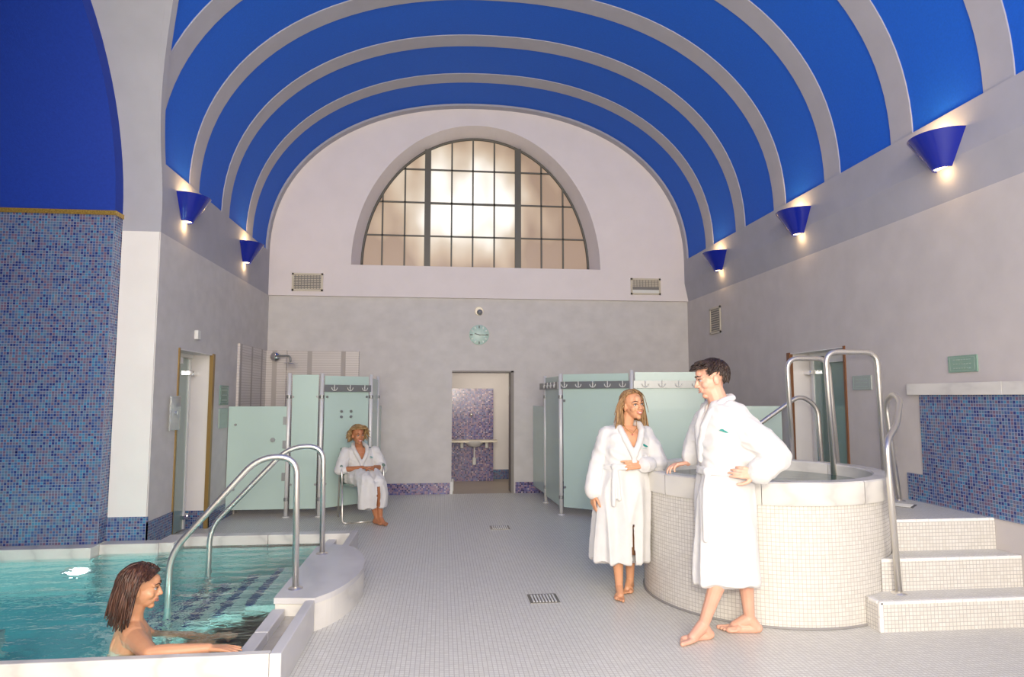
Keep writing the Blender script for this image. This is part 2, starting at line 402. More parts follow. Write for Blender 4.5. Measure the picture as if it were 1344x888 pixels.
def groin(pad):
    def g_(x, z, a, c):
        if x > XC or z > ARC_Z+ARC_R+pad: return a, c
        h = arch_y(z, ARC_R)+pad
        lo, hi = ARC_Y-h, ARC_Y+h
        if a >= hi or c <= lo: return a, c
        if a < lo and c > hi: return hi, c
        if a < lo: return a, lo
        if c > hi: return hi, c
        return a, a
    return g_
ceil = S(surf('ceiling', ARC_Y, YB+.1, M['vault_grey'], .05, ypf=groin(0)))
c2 = S(surf('ceiling_near', -3.2, ARC_Y, M['vault_grey'], .05, ypf=groin(0)))
RC = [9.42, 8.385, 7.34, 6.27, 5.23, 4.21, 3.17, 2.13, 1.09, .05, -.99, -2.03]
edges = [10.30]+[c for r in RC for c in (r+.135, r-.135)]+[-3.2]
for i in range(0, len(edges), 2):
    y1, y0 = edges[i], edges[i+1] if i+1 < len(edges) else -3.2
    surf('blue_field', y0-.02, y1+.02, M['blue'], .032, ceil, ypf=groin(.07))
for r in RC: surf('rib', r-.135, r+.135, M['vault_grey'], .02, ceil, solid=.014, ypf=groin(0))
surf('rib', 10.30, YB, M['vault_grey'], 0, ceil, solid=.04)
# groin edge trim
for sgn in (1, -1):
    v = []
    for i in range(31):
        z = VZ+(ARC_Z+ARC_R-VZ)*i/30; h = arch_y(z); x = XC-vx(z)
        v += [(x, ARC_Y+sgn*h, z), (x, ARC_Y+sgn*(h+.10), z)]
    raw('groin_edge', v, [(2*i, 2*i+1, 2*i+3, 2*i+2) for i in range(30)], M['vault_grey'], ceil)
# plain bands at the foot of the vault
pr_ = [(XW, HS-.001), (XR, 3.36), (XR, 3.735), (XR+.3, 3.735), (XR+.3, HS-.001)]
S(raw('trim_4', [(x, y, z) for y in (-3.2, YB) for x, z in pr_], [(i, (i+1) % 5, 5+(i+1) % 5, 5+i) for i in range(5)]+[(0, 1, 2, 3, 4), (9, 8, 7, 6, 5)], M['vault_grey']))
w = MB()
for i in range(12):
    z0 = HS+(3.735-HS)*i/12; z1 = HS+(3.735-HS)*(i+1)/12; h = arch_y((z0+z1)/2)
    w.box((XL-.02, ARC_Y+h+.005, z0), (XL, YB, z1)); w.box((XL-.02, -3.2, z0), (XL, ARC_Y-h-.005, z1))
S(w.build('trim_5', M['vault_grey']))
w = MB(); w.box((XL-.35, 6.497, HS), (XL-.001, 6.56, ARC_Z+.02))
S(w.build('trim_6', M['vault_grey']))
# corridor behind the doorway
S(box('floor_corridor', (-.8, YB+.0, -.1), (2.6, 13.2, .0), M['tan']))
S(box('wall_corridor', (BX0-.06, 12.3, 0), (2.4, 12.4, 2.6), M['white']))
S(box('wall_corridor_left', (-.1, YB+.35, 0), (.02, 12.3, 2.6), M['white']))
S(box('wall_corridor_right', (2.0, YB+.35, 0), (2.1, 12.3, 2.6), M['white']))
S(box('ceiling_corridor', (-.1, YB+.35, 2.4), (2.1, 12.3, 2.5), M['white']))
S(box('trim_7', (.1, 12.0, 0), (.93, 12.3, 1.65), M['mos_dark']))
S(box('baseboard_corridor', (.93, 12.28, 0), (2.0, 12.3, .17), M['mos_xz']))
for x in (BX0+.01,): S(box('trim_8', (x-.03, YB-.03, 0), (x+.012, YB+.02, .19), M['offwhite']))
S(box('trim_9', (BX0+.01, YB+.3, 0), (BX0+.04, YB+.36, .19), M['offwhite']))
S(MB().box((BX1-.01, YB-.012, 0), (BX1+.035, YB+.35, BH+.02)).box((BX0, YB-.012, BH-.005), (BX1+.035, YB+.35, BH+.02)).build('trim_10', plain('grey_brown_jamb', (.22, .2, .18), .5)))
light('corridor_light', 'POINT', (.9, 11.2, 2.1), 9, (1, .9, .8), .15)
# ------------------------------------------------------------------ glass doors in the side walls
def glass_door(name, xw, s, y0, y1, h, fm, fl_):
    """s = -1 opening into the left wall, +1 into the right wall"""
    dr = S(MB().box((xw+s*.215, y0+.01, .02), (xw+s*.228, y1-.12, h-.06)).build(name, M['glass_dark']))
    r = MB()
    r.box((xw+s*.0, y1-.005, 0), (xw+s*.34, y1+.002, h)).box((xw, y0, h-.008), (xw+s*.34, y1, h))
    r.build('reveal', M['white'], dr)
    box('transom_panel', (xw+s*.25, y0, 0), (xw+s*.34, y1, h), M['white'], dr)
    box('door_frame', (xw-s*.012, y1-.035, .0), (xw+s*.03, y1+.03, h+.01), fm, dr)
    box('door_frame', (xw-s*.012, y0-.015, .0), (xw+s*.03, y0+.015, h+.01), fm, dr)
    box('head_strip', (xw+s*.19, y0+.02, h-.05), (xw+s*.22, y1-.1, h-.01), M['alu'], dr)
    box('stile', (xw+s*.20, y1-.16, .02), (xw+s*.215, y1-.12, h-.06), M['alu'], dr)
    for z in (.16, h-.22):
        c = MB().box((xw+s*.17, y1-.24, z-.02), (xw+s*.214, y1-.0, z+.02)).tube([(xw+s*.165, y1-.12, z), (xw+s*.22, y1-.12, z)], .03, 12)
        c.build('hinge', M['chrome'], dr)
    box('door_closer', (xw+s*.14, y0+.1, h-.13), (xw+s*.21, y0+.5, h-.06), M['alu'], dr)
    return dr
glass_door('door_1', XL, -1, D0, D1, DH, M['brass'], 0)
glass_door('door_2', XW, 1, R0, R1, RH, M['brown'], 0)
for s, x in ((1, XW),):
    y0, y1 = (D0, D1) if s < 0 else (R0, R1)
    S(box('floor_doorway', (x, y0, -.1), (x+s*.36, y1, .0), M['floor']))
# ------------------------------------------------------------------ wall lights
def sconce(x, s, y, label, z0=3.3, z1=3.56, r0=.085, r1=.245):
    t = thing('wall_light', label, 'wall light', (x, y, z0), 'blue cone wall lights along the vault')
    a0 = -PI/2 if s > 0 else PI/2
    pr = [(r0, 0), (r1, z1-z0), (r1-.012, z1-z0), (r0-.01, .0), (r0, 0)]
    MB().lathe(pr, n=24, a0=a0, a1=a0+PI).build('shade', M['lamp_blue'], t, auto=40)
    n = 16
    for z, r in ((.012, r0-.012), (z1-z0-.02, r1-.03)):
        dk = MB()
        pts = [(0, 0, z)]+[(r*math.cos(a0+PI*i/n), r*math.sin(a0+PI*i/n), z) for i in range(n+1)]
        dk.add(pts, [(0, i+1, i+2) for i in range(n)])
        dk.build('glowing_diffuser', M['lamp_glow'], t)
    box('back_plate', (-.0 if s > 0 else -.008, -.06, .02), (.008 if s > 0 else 0, .06, z1-z0-.02), M['lamp_blue'], t)
    light('bulb_up', 'POINT', (s*.09, 0, z1-z0+.03), 2.0, (1, .66, .3), .03, parent=t)
    light('bulb_down', 'POINT', (s*.05, 0, -.05), .8, (1, .66, .3), .02, parent=t)
    return t
sconce(XR-.002, -1, 4.74, 'large blue cone wall light high on the right wall, nearest the viewer')
sconce(XR-.002, -1, 6.88, 'blue cone wall light high on the right wall, middle of its row of three')
sconce(XR-.002, -1, 9.02, 'small blue cone wall light high on the right wall, closest to the end wall')
sconce(XL+.002, 1, 7.05, 'blue cone wall light high on the left wall beside the pool arch')
sconce(XL+.002, 1, 9.15, 'blue cone wall light high on the left wall, closest to the end wall')
# ------------------------------------------------------------------ vents, clock, sensor, signs
def vent(name, label, x0, x1, z0, z1, y, n, blank=0, axis='x', xw=0):
    t = thing(name, label, 'vent', (0, 0, 0), None)
    def bx(nm, a, b, m):
        if axis == 'y': a = (xw-a[1], a[0], a[2]); b = (xw-b[1], b[0], b[2])
        lo = tuple(min(p, q) for p, q in zip(a, b)); hi = tuple(max(p, q) for p, q in zip(a, b))
        return box(nm, lo, hi, m, t)
    yy = 0
    Y_ = (lambda d: y-d) if axis == 'x' else (lambda d: d)
    bx('backing', (x0, Y_(.004), z0), (x1, Y_(0), z1), M['vent_dark'])
    fw = .028
    for a, b in (((x0, z0), (x1, z0+fw)), ((x0, z1-fw), (x1, z1)), ((x0, z0), (x0+fw, z1)), ((x1-fw, z0), (x1, z1))):
        bx('frame', (a[0], Y_(.018), a[1]), (b[0], Y_(.004), b[1]), M['vent'])
    zz = z0+fw+blank
    if blank: bx('damper', (x0+fw, Y_(.012), z0+fw), (x1-fw, Y_(.004), z0+blank*.8), M['offwhite'])
    for i in range(n):
        z = zz+(z1-fw-zz)*(i+.5)/n
        bx('slat', (x0+fw, Y_(.012), z-.006), (x1-fw, Y_(.006), z+.006), M['vent'])
    for i in range(9 if axis == 'x' else 0):
        x = x0+fw+(x1-x0-2*fw)*(i+.5)/9
        bx('slat', (x-.004, Y_(.014), zz), (x+.004, Y_(.006), z1-fw), M['vent_dark'])
    return t
vent('air_vent', 'square-mesh air vent low on the left of the arched wall', -2.32, -1.85, 3.13, 3.41, YB-.05, 8)
vent('air_vent', 'air vent with pale damper strip, right end of the arched wall', 3.05, 3.55, 3.16, 3.43, YB-.05, 6, .1)
vent('air_vent', 'tall cream louvred air vent on the right side wall', 9.17, 9.55, 2.43, 2.82, 0, 10, axis='y', xw=XW)
t = thing('wall_clock', 'round mint green wall clock above the doorway, dark hour marks', 'clock', (.582, YB-.001, 2.48))
RX = Matrix.Rotation(PI/2, 4, 'X')
MB().lathe([(0, .02), (.15, .02), (.158, .015), (.158, 0)], n=40, M=RX).build('clock_face', M['clock'], t, auto=40)
for k in range(12):
    a = k*PI/6; r0, r1, wd = (.105, .145, .008) if k % 3 == 0 else (.11, .14, .005)
    m4 = Matrix.Rotation(a, 4, 'Y')
    MB().box((-wd, -.026, r0), (wd, -.02, r1), M=m4).build('hour_mark', M['black'] if k % 3 == 0 else M['dark_steel'], t)
MB().box((-.006, -.03, -.02), (.006, -.026, .075), M=Matrix.Rotation(math.radians(-76), 4, 'Y')).build('hour_hand', M['black'], t)
MB().box((-.004, -.034, -.02), (.004, -.03, .12), M=Matrix.Rotation(math.radians(92), 4, 'Y')).build('minute_hand', M['black'], t)
t = thing('wall_spotlight', 'small round grey spotlight fitting on the wall just above the clock', 'fitting', (.58, YB-.001, 2.86))
MB().lathe([(0, .012), (.068, .012), (.072, 0)], n=24, M=RX).build('mounting_plate', M['vent'], t, auto=40)
MB().lathe([(0, .07), (.03, .065), (.045, .03), (.045, .01)], c=(.01, 0, -.02), n=20, M=RX).build('lamp_head', M['dark_steel'], t, auto=60)
def sign(name, label, x, s, y0, y1, z0, z1, m, lines=3, sym=True):
    t = thing(name, label, 'sign', (x, (y0+y1)/2, (z0+z1)/2))
    hy, hz = (y1-y0)/2, (z1-z0)/2
    box('plate', (min(0, s*.012), -hy, -hz), (max(0, s*.012), hy, hz), m, t, bevel=.003)
    a, b = sorted((s*.0125, s*.014))
    fr = MB()
    for (p, q) in (((-.85, -.8), (.85, -.77)), ((-.85, .77), (.85, .8)), ((-.85, -.8), (-.83, .8)), ((.83, -.8), (.85, .8))):
        fr.box((a, p[0]*hy, p[1]*hz), (b, q[0]*hy, q[1]*hz))
    fr.build('engraved_border', M['line'], t)
    for k in range(lines):
        zc = hz*(.5-k*1.0/max(1, lines-1)*1.0)
        for j in range(7):
            y_ = -.6*hy+j*.18*hy
            box('engraving', (a, y_, zc-.05*hz), (b, y_+.12*hy, zc+.05*hz), M['line'], t)
    return t
sign('wall_sign', 'green glass sign with faint engraving above the marble ledge', XW, -1, 4.59, 4.88, 1.69, 1.82, M['sign_glass'])
sign('wall_sign', 'pale grey glass sign between the right glass door and marble ledge', XW, -1, 5.84, 6.13, 1.565, 1.705, M['sign_grey'])
sign('wall_sign', 'dark green glass sign on left wall, upper of two by the glass door', XL, 1, 8.34, 8.66, 1.40, 1.64, M['sign_glass'])
sign('wall_sign', 'pale green glass sign on left wall, lower of two by the glass door', XL, 1, 8.34, 8.66, 1.12, 1.36, M['line'])
t = thing('wall_box', 'small off-white square box on left wall above the glass door', 'sensor box', (XL, 7.5, 2.17))
box('casing', (0, -.045, -.05), (.04, .045, .05), M['offwhite'], t, bevel=.006)
t = thing('wall_lamp', 'clear glass wall lamp on the left wall beside the glass door', 'wall lamp', (XL, 6.93, 1.34))
gm, N, L, b = new_mat('clear_glass'); b.inputs['Transmission Weight'].default_value = .75; b.inputs['Roughness'].default_value = .08; b.inputs['Base Color'].default_value = (.9, .93, .92, 1)
MB().box((.03, -.13, -.17), (.05, .11, .17)).build('glass_cover', gm, t, bevel=.008)
box('back_plate', (0, -.03, -.1), (.015, .04, .1), M['chrome'], t, bevel=.003)
MB().tube([(.015, .0, .0), (.06, .0, .0)], .02, 12).build('boss', M['chrome'], t)
# ------------------------------------------------------------------ shower corner tiles and head
S(box('trim_11', (XL-.0, 9.0, 0), (XL+.03, 10.39, 2.2), M['ribbed_side']))
S(box('trim_12', (XL, 10.40, 0), (-1.28, YB-.001, 2.2), M['ribbed']))
S(box('trim_13', (XL+.03, 10.33, 0), (-2.35, 10.40, 2.2), M['ribbed']))
t = thing('overhead_shower', 'chrome overhead shower on a bent arm above the left cubicle', 'shower', (-2.5, 10.31, 2.1))
MB().lathe([(0, .06), (.05, .055), (.075, .03), (.08, 0)], n=20, M=RX).build('wall_rose', M['chrome'], t, auto=50)
MB().tube(fillet([(0, -.03, 0), (.04, -.12, .01), (.25, -.17, .01), (.26, -.17, -.09)], .05), .014, 12).build('shower_arm', M['dark_steel'], t, smooth=True)
MB().lathe([(0, .03), (.03, .03), (.1, .008), (.105, 0), (0, -.004)], c=(.26, -.17, -.11), n=24).build('shower_rose', M['chrome'], t, auto=50)
# ------------------------------------------------------------------ glass cubicles
def post(t, x, y, z1=1.8):
    p = MB().tube([(x, y, 0), (x, y, z1)], .024, 14).build('post', M['alu'], t, smooth=True)
    MB().lathe([(.045, 0), (.045, .008), (.026, .012)], c=(x, y, 0), n=16).build('foot_plate', M['alu'], p)
    for z in (.22, 1.5):
        MB().tube([(x, y, z-.02), (x, y, z+.02)], .032, 12).build('clamp', M['dark_steel'], p)
def pane(t, p, q, z0, z1, gap=.04, th=.006):
    p, q = Vector((*p, 0)), Vector((*q, 0)); d = (q-p); Ln = d.length; d.normalize()
    a = math.atan2(d.y, d.x); m4 = Matrix.Translation(p) @ Matrix.Rotation(a, 4, 'Z')
    o = MB().box((gap, -th, z0), (Ln-gap, th, z1), M=m4).build('glass_panel', M['glass'], t)
    return o, m4, Ln
def clips(o, m4, Ln, xs, zs, r=.016):
    for x in xs:
        for z in zs:
            MB().tube([m4 @ Vector((x, -.02, z)), m4 @ Vector((x, .02, z))], r, 10).build('clamp', M['dark_steel'], o)
def hookrail(t, m4, Ln, z, xs, off=-.03, x0=.02, x1=None):
    x1 = Ln-.02 if x1 is None else x1
    r = MB().box((x0, off-.006, z-.055), (x1, off+.004, z+.035), M=m4).build('hook_rail', M['dark_steel'], t)
    for x in xs:
        h = MB()
        arc = [m4 @ Vector((x+.04*math.cos(a), off-.022, z+.01+.04*math.sin(a)-.01)) for a in [PI+PI*i/8 for i in range(9)]]
        h.tube(arc, .0055, 6); h.tube([m4 @ Vector((x, off-.02, z-.035)), m4 @ Vector((x, off-.02, z+.035))], .0055, 6)
        h.tube([m4 @ Vector((x, off-.02, z)), m4 @ Vector((x, off, z))], .006, 6)
        h.build('hook', M['offwhite'], r)
    return r
t = thing('shower_cubicle', 'left frosted glass shower cubicle behind the seated woman', 'shower cubicle', (0, 0, 0))
P1, P2, P3, P4 = (-1.93, 8.7), (-1.525, 8.7), (-.955, 9.15), (-.93, 9.85)
for p in (P1, P2, P3, P4): post(t, *p)
o, m4, Ln = pane(t, (XL, 8.7), P1, .1, 1.38, .01); clips(o, m4, Ln, (.1,), (.35, 1.15))
MB().tube([m4 @ Vector((Ln-.18, -.03, .96)), m4 @ Vector((Ln-.18, .03, .96))], .028, 16).build('door_knob', M['dark_steel'], o)
for z in (.5, .9, 1.2): box('hinge', (P1[0]-.06, P1[1]-.02, z-.05), (P1[0]-.02, P1[1]+.02, z+.05), M['dark_steel'], o)
o, m4, Ln = pane(t, P1, P2, .1, 1.78); clips(o, m4, Ln, (.05, Ln-.05), (.4, 1.5))
o, m4, Ln = pane(t, P2, P3, .1, 1.77); clips(o, m4, Ln, (.07, Ln-.07), (.4, 1.5)); clips(o, m4, Ln, (.28, .42), (1.24, 1.31), .018)
hookrail(t, m4, Ln, 1.62, (.15, .38, .6))
pane(t, P3, P4, .1, 1.75)
pane(t, P4, (-.93, YB-.02), .1, 1.36, .03)
t = thing('shower_cubicle', 'right frosted glass shower cubicle behind the couple in robes', 'shower cubicle', (0, 0, 0))
A_, B_, C_, D_ = (1.49, 9.5), (1.535, 8.52), (2.31, 7.92), (3.2, 7.75)
for p in (A_, B_, C_, D_): post(t, *p, z1=1.8 if p is not C_ else 1.83)
pane(t, (1.44, YB-.02), A_, .12, 1.36, .04)
o, m4, Ln = pane(t, A_, B_, .1, 1.77); r = hookrail(t, m4, Ln, 1.66, (.15, .38, .6, .82), -.03, -.25)
o, m4, Ln = pane(t, B_, C_, .1, 1.79); clips(o, m4, Ln, (.06, Ln-.06), (.35, 1.45)); hookrail(t, m4, Ln, 1.66, [.08+.2*i for i in range(5)])
o, m4, Ln = pane(t, C_, D_, .1, 1.8); hookrail(t, m4, Ln, 1.66, [.16+.2*i for i in range(4)])
pane(t, D_, (XW, 7.5), .1, 1.39, .02)
# ------------------------------------------------------------------ washbasin in the corridor
t = thing('washbasin', 'narrow counter washbasin on the violet mosaic wall beyond the doorway', 'washbasin', (.58, 12.0, .73))
box('counter', (-.4, -.3, -.025), (.4, 0, .01), M['vent'], t)
MB().lathe([(.0, -.12), (.1, -.1), (.17, -.03), (.18, -.0)], c=(0, -.16, 0), n=24).build('bowl', M['alu'], t, smooth=True)
for x in (-.22, .22): MB().tube([(x, -.15, -.03), (x, -.15, -.13)], .03, 12).build('bracket', M['offwhite'], t)
MB().tube([(0, -.16, -.1), (0, -.16, -.3)], .012, 8).build('waste_pipe', M['alu'], t)
MB().tube([(0, -.16, -.3), (0, -.16, -.42)], .035, 12).build('bottle_trap', M['offwhite'], t)
MB().lathe([(0, .05), (.03, .04), (.04, 0)], c=(-.05, 0, .45), n=16, M=RX).build('tap', M['chrome'], t, smooth=True)
# ------------------------------------------------------------------ floor drains
def drain(label, x, y, z, a=.11, rot=0):
    t = thing('floor_drain', label, 'drain', (x, y, z)); t.rotation_euler.z = rot
    box('frame', (-a, -a, 0), (a, a, .004), M['drain'], t)
    for k in range(8):
        xx = -a*.85+a*1.7*(k+.5)/8; box('bar', (xx-.006, -a*.8, .004), (xx+.006, a*.8, .007), M['alu'], t)
drain('square steel floor drain in the open floor, nearer the viewer', .768, 5.04, 0)
drain('square steel floor drain in the open floor, farther from the viewer', .679, 7.76, 0)
drain('square steel drain on the raised platform below the blue mosaic', 3.72, 5.12, .62, .1, .78)
# ------------------------------------------------------------------ the pool at the left
pool = thing('swimming_pool', 'indoor pool of aqua water with marble coping at the lower left', 'pool', (0, 0, 0))
ZW, ZB = .115, -1.15
XE = -1.06            # inner water edge on the right, YI / YO inner edges front and back
YI = 3.80
def q(name, pts, m, parent=pool): return raw(name, pts, [(0, 1, 2, 3)], m, parent)
q('basin_floor', [(-6.2, YI, ZB), (XE, YI, ZB), (XE, 6.7, ZB), (-6.2, 6.7, ZB)], M['pool_xy'])
q('basin_wall', [(XE, YI, ZB), (XE, 6.7, ZB), (XE, 6.7, .12), (XE, YI, .12)], M['pool_yz'])
q('basin_wall', [(-6.2, YI, ZB), (XE, YI, ZB), (XE, YI, .12), (-6.2, YI, .12)], M['pool_xz'])
q('basin_wall', [(-6.2, 6.22, ZB), (-2.98, 6.22, ZB), (-2.98, 6.22, .1), (-6.2, 6.22, .1)], M['pool_xz'])
q('basin_wall', [(-2.98, 6.22, ZB), (-2.98, 6.36, ZB), (-2.98, 6.36, .1), (-2.98, 6.22, .1)], M['pool_yz'])
q('basin_wall', [(-2.98, 6.36, ZB), (-2.52, 6.36, ZB), (-2.52, 6.36, .1), (-2.98, 6.36, .1)], M['pool_xz'])
q('basin_wall', [(-2.52, 6.36, ZB), (-2.52, 6.60, ZB), (-2.52, 6.60, .1), (-2.52, 6.36, .1)], M['pool_yz'])
q('basin_wall', [(-2.52, 6.60, ZB), (XE, 6.60, ZB), (XE, 6.60, .1), (-2.52, 6.60, .1)], M['pool_xz'])
# coping in marble slabs
def slabs(axis, a, b, n, lo, hi, z0, z1, nm='coping_slab', m=None):
    for i in range(n):
        s0 = a+(b-a)*i/n+.0015; s1 = a+(b-a)*(i+1)/n-.0015
        if axis == 'x': box(nm, (s0, lo, z0), (s1, hi, z1), m or M['marble'], pool, bevel=.006)
        else: box(nm, (lo, s0, z0), (hi, s1, z1), m or M['marble'], pool, bevel=.006)
slabs('x', -6.2, -.86, 4, YF, YF+.055, -.0, .2)                 # front kerb, outer upright
slabs('x', -6.2, XE, 4, 3.68, YI+.005, -.1, .145, 'inner_ledge', M['marble_grey'])
slabs('y', YF, 4.50, 1, POOL_X1-.06, POOL_X1, 0, .2, m=M['marble_grey'])
slabs('y', 5.95, 6.74, 1, POOL_X1-.06, POOL_X1, 0, .2, m=M['marble_grey'])
slabs('y', 3.66, 4.50, 2, XE-.004, XE+.075, -.1, .15, 'inner_ledge', M['marble_grey'])
slabs('y', 5.95, 6.6, 1, XE-.004, XE+.075, -.1, .15, 'inner_ledge', M['marble_grey'])
box('gutter', (XE+.07, 3.65, -.1), (POOL_X1-.05, 6.62, .095), plain('wet_brownish_marble', (.42, .39, .34), .2, var=.15, vscale=8), pool)
box('gutter', (-6.2, YF+.05, -.1), (XE+.07, 3.69, .09), plain('grey_teal_block', (.22, .3, .3), .5), pool)
MB().lathe([(0, .003), (.03, .003), (.035, 0)], c=(-.90, 3.80, .097), n=16).build('gutter_outlet', M['black'], pool)
slabs('x', -2.38, POOL_X1-.06, 2, 6.60, 6.74, 0, .2)
slabs('x', -6.2, -3.0, 4, 6.20, 6.36, 0.02, .2)
slabs('x', -3.0, -2.5, 1, 6.34, 6.50, .02, .199)
slabs('y', 6.36, 6.74, 1, -2.55, -2.38, .02, .198)
# D-shaped marble landing between the kerbs
arc = [(-.80, 4.50), (-.70, 4.66), (-.625, 4.9), (-.585, 5.2), (-.60, 5.5), (-.66, 5.75), (-.76, 5.97), (-.93, 6.08)]
arc = [Vector((*p, 0)) for p in arc]
def cat(ps, k=5):
    out = []
    for i in range(len(ps)-1):
        a, b, c, d = ps[max(i-1, 0)], ps[i], ps[i+1], ps[min(i+2, len(ps)-1)]
        for j in range(k):
            t = j/k; out.append(.5*((2*b)+(c-a)*t+(2*a-5*b+4*c-d)*t*t+(3*b-a-3*c+d)*t**3))
    return out+[ps[-1]]
ring = cat(arc)+[Vector((-1.06, 6.0, 0)), Vector((-1.06, 4.53, 0)), Vector((-.80, 4.50, 0))][:-1]
n = len(ring)
def slab_from(name, ring, z0, z1, m, grow=0):
    cx = sum((p for p in ring), Vector())/len(ring); rr_ = [cx+(p-cx)*(1+grow) for p in ring]; n = len(rr_)
    return raw(name, [(p.x, p.y, z0) for p in rr_]+[(p.x, p.y, z1) for p in rr_], [list(range(n))[::-1], [n+i for i in range(n)]]+[(i, (i+1) % n, n+(i+1) % n, n+i) for i in range(n)], m, pool)
slab_from('landing_plinth', ring, 0, .175, M['marble'], -.01)
o = slab_from('landing_slab', ring, .175, .212, M['marble_grey'], .006)
# entry steps under water, dark blue nosing on each
for x0, x1, z in ((-1.35, -1.06, -.06), (-1.56, -1.06, -.24), (-1.76, -1.06, -.42), (-1.96, -1.06, -.6), (-2.18, -1.06, -.8)):
    st = box('entry_step', (x0, 4.90, ZB), (x1, 5.86, z), [M['pool_step']][0], pool)
    box('nosing_stripe', (x0-.003, 4.895, z-.02), (x0+.06, 5.865, z+.004), M['stripe'], st)
box('underwater_bench', (-3.6, 3.86, ZB), (-2.60, 4.42, .09), plain('grey_teal_block', (.22, .3, .3), .5), pool)
# underwater lamps
for x, on in ((-3.10, 1), (-4.15, 0)):
    r = MB().lathe([(0, .0), (.07, .002), (.11, .02), (.12, 0)], c=(x, 6.215, -.34), n=24, M=RX).build('underwater_lamp', M['dark_steel'] if on else M['black'], pool, smooth=True)
    if on: MB().lathe([(0, .03), (.062, .028)], c=(x, 6.215, -.34), n=20, M=RX).build('lamp_lens', plain('lit_lens', (1, 1, 1), emit=(.85, 1, .97), es=22), r)
for x, p in ((-2.4, 10), (-4.0, 12), (-5, 10)):  # unseen fill lights added on the near basin wall to brighten the water
    light('pool_fill_light', 'AREA', (x, 3.83, -.45 if x > -2 else -.4), p, (.6, 1, .96), .14 if x > -2 else .2, aim=(x if x != -2.4 else -1.1, 6 if x != -2.4 else 5.2, -.4))
light('pool_fill_light', 'AREA', (-1.08, 4.2, -.55), 4, (.7, 1, .96), .2, aim=(-1.7, 4.7, -.5))  # another hidden fill, added to brighten the entry steps
# water
m, N, L, b = new_mat('pool_water')
b.inputs['Transmission Weight'].default_value = 1; b.inputs['IOR'].default_value = 1.33; b.inputs['Roughness'].default_value = .0
b.inputs['Base Color'].default_value = (.72, .93, .93, 1)
p = scaled(N, L, position(N), (1, 1.5, 1))
n1 = noise(N, L, p, 5, 2, .45); n2 = noise(N, L, p, 17, 2, .5)
w = N.new('ShaderNodeTexWave'); w.wave_type = 'RINGS'; w.inputs['Scale'].default_value = 1.6; w.inputs['Distortion'].default_value = 3; w.inputs['Detail'].default_value = 1
mp = N.new('ShaderNodeMapping'); mp.inputs['Location'].default_value = (1.75, -4.1, 0); L.new(position(N), mp.inputs[0]); L.new(mp.outputs[0], w.inputs[0])
a = N.new('ShaderNodeMath'); a.operation = 'MULTIPLY_ADD'; L.new(n2, a.inputs[0]); a.inputs[1].default_value = .45; L.new(n1, a.inputs[2])
a2 = N.new('ShaderNodeMath'); a2.operation = 'MULTIPLY_ADD'; L.new(w.outputs[1], a2.inputs[0]); a2.inputs[1].default_value = .22; L.new(a.outputs[0], a2.inputs[2])
bump(N, L, b, a2.outputs[0], .4, .04)
M['water'] = m
o = raw('water', [(-6.2, YI-.0, ZW), (XE, YI, ZW), (XE, 6.60, ZW), (-2.52, 6.60, ZW), (-2.52, 6.36, ZW), (-2.98, 6.36, ZW), (-2.98, 6.22, ZW), (-6.2, 6.22, ZW)], [list(range(8))], m, pool)
# handrails into the pool
def rail(name, label, pts, r=.02, base=True, fr=.09, m=None, feet=(0,)):
    t = thing(name, label, 'handrail', pts[0]); o0 = Vector(pts[0])
    MB().tube([p-o0 for p in fillet(pts, fr, 8)], r, 14).build('rail_tube', m or M['steel'], t, smooth=True)
    for i in feet:
        MB().lathe([(.0, .014), (.03, .014), (.045, .006), (.05, 0)], c=Vector(pts[i])-o0, n=20).build('base_flange', M['steel'], t, smooth=True)
    return t
rail('pool_handrail', 'steel pool handrail, nearer of the pair, on the curved marble landing', [(-.97, 4.73, .212), (-.985, 4.73, 1.09), (-1.24, 4.73, 1.09), (-1.79, 4.73, .46), (-1.79, 4.73, -.62)], .021, fr=.13)
rail('pool_handrail', 'steel pool handrail, farther of the pair, nearer the seated woman', [(-.97, 5.73, .212), (-.98, 5.73, 1.09), (-1.26, 5.73, 1.085), (-1.865, 5.73, .44), (-1.865, 5.73, -.62)], .021, fr=.13)
# ------------------------------------------------------------------ raised round tub
TC = (2.5, 5.09)
tub = thing('round_tub', 'raised round white-tiled plunge tub with marble rim behind the man', 'tub', (TC[0], TC[1], 0))
MB().lathe([(.9, 0), (.9, .79)], n=96).build('tiled_drum', M['tub_tile'], tub, smooth=True)
MB().lathe([(.903, .0), (.91, .0), (.91, .012), (.903, .014)], n=96).build('base_joint', M['rubber'], tub, smooth=True)
for k in range(8):          # marble rim of curved pieces
    a0 = 2*PI*k/8+.35; a1 = a0+2*PI/8-.004
    mb = MB().lathe([(.80, .66), (.80, .93), (.81, .94), (.915, .94), (.925, .93), (.925, .80), (.918, .787), (.80, .787)], n=14, a0=a0, a1=a1)
    mb.build('rim_block', M['marble'], tub, auto=35)
MB().lathe([(.80, .0), (.80, .8)], n=64).build('tub_lining', plain('dark_teal_lining', (.10, .2, .18), .3), tub, smooth=True)
tw, N, L, b = new_mat('tub_water'); b.inputs['Base Color'].default_value = (.06, .13, .11, 1); b.inputs['Roughness'].default_value = .05
bump(N, L, b, noise(N, L, position(N), 9), .1, .02)
MB().add([(.8*math.cos(2*PI*i/48), .8*math.sin(2*PI*i/48), .85) for i in range(48)], [list(range(48))]).build('water', tw, tub)
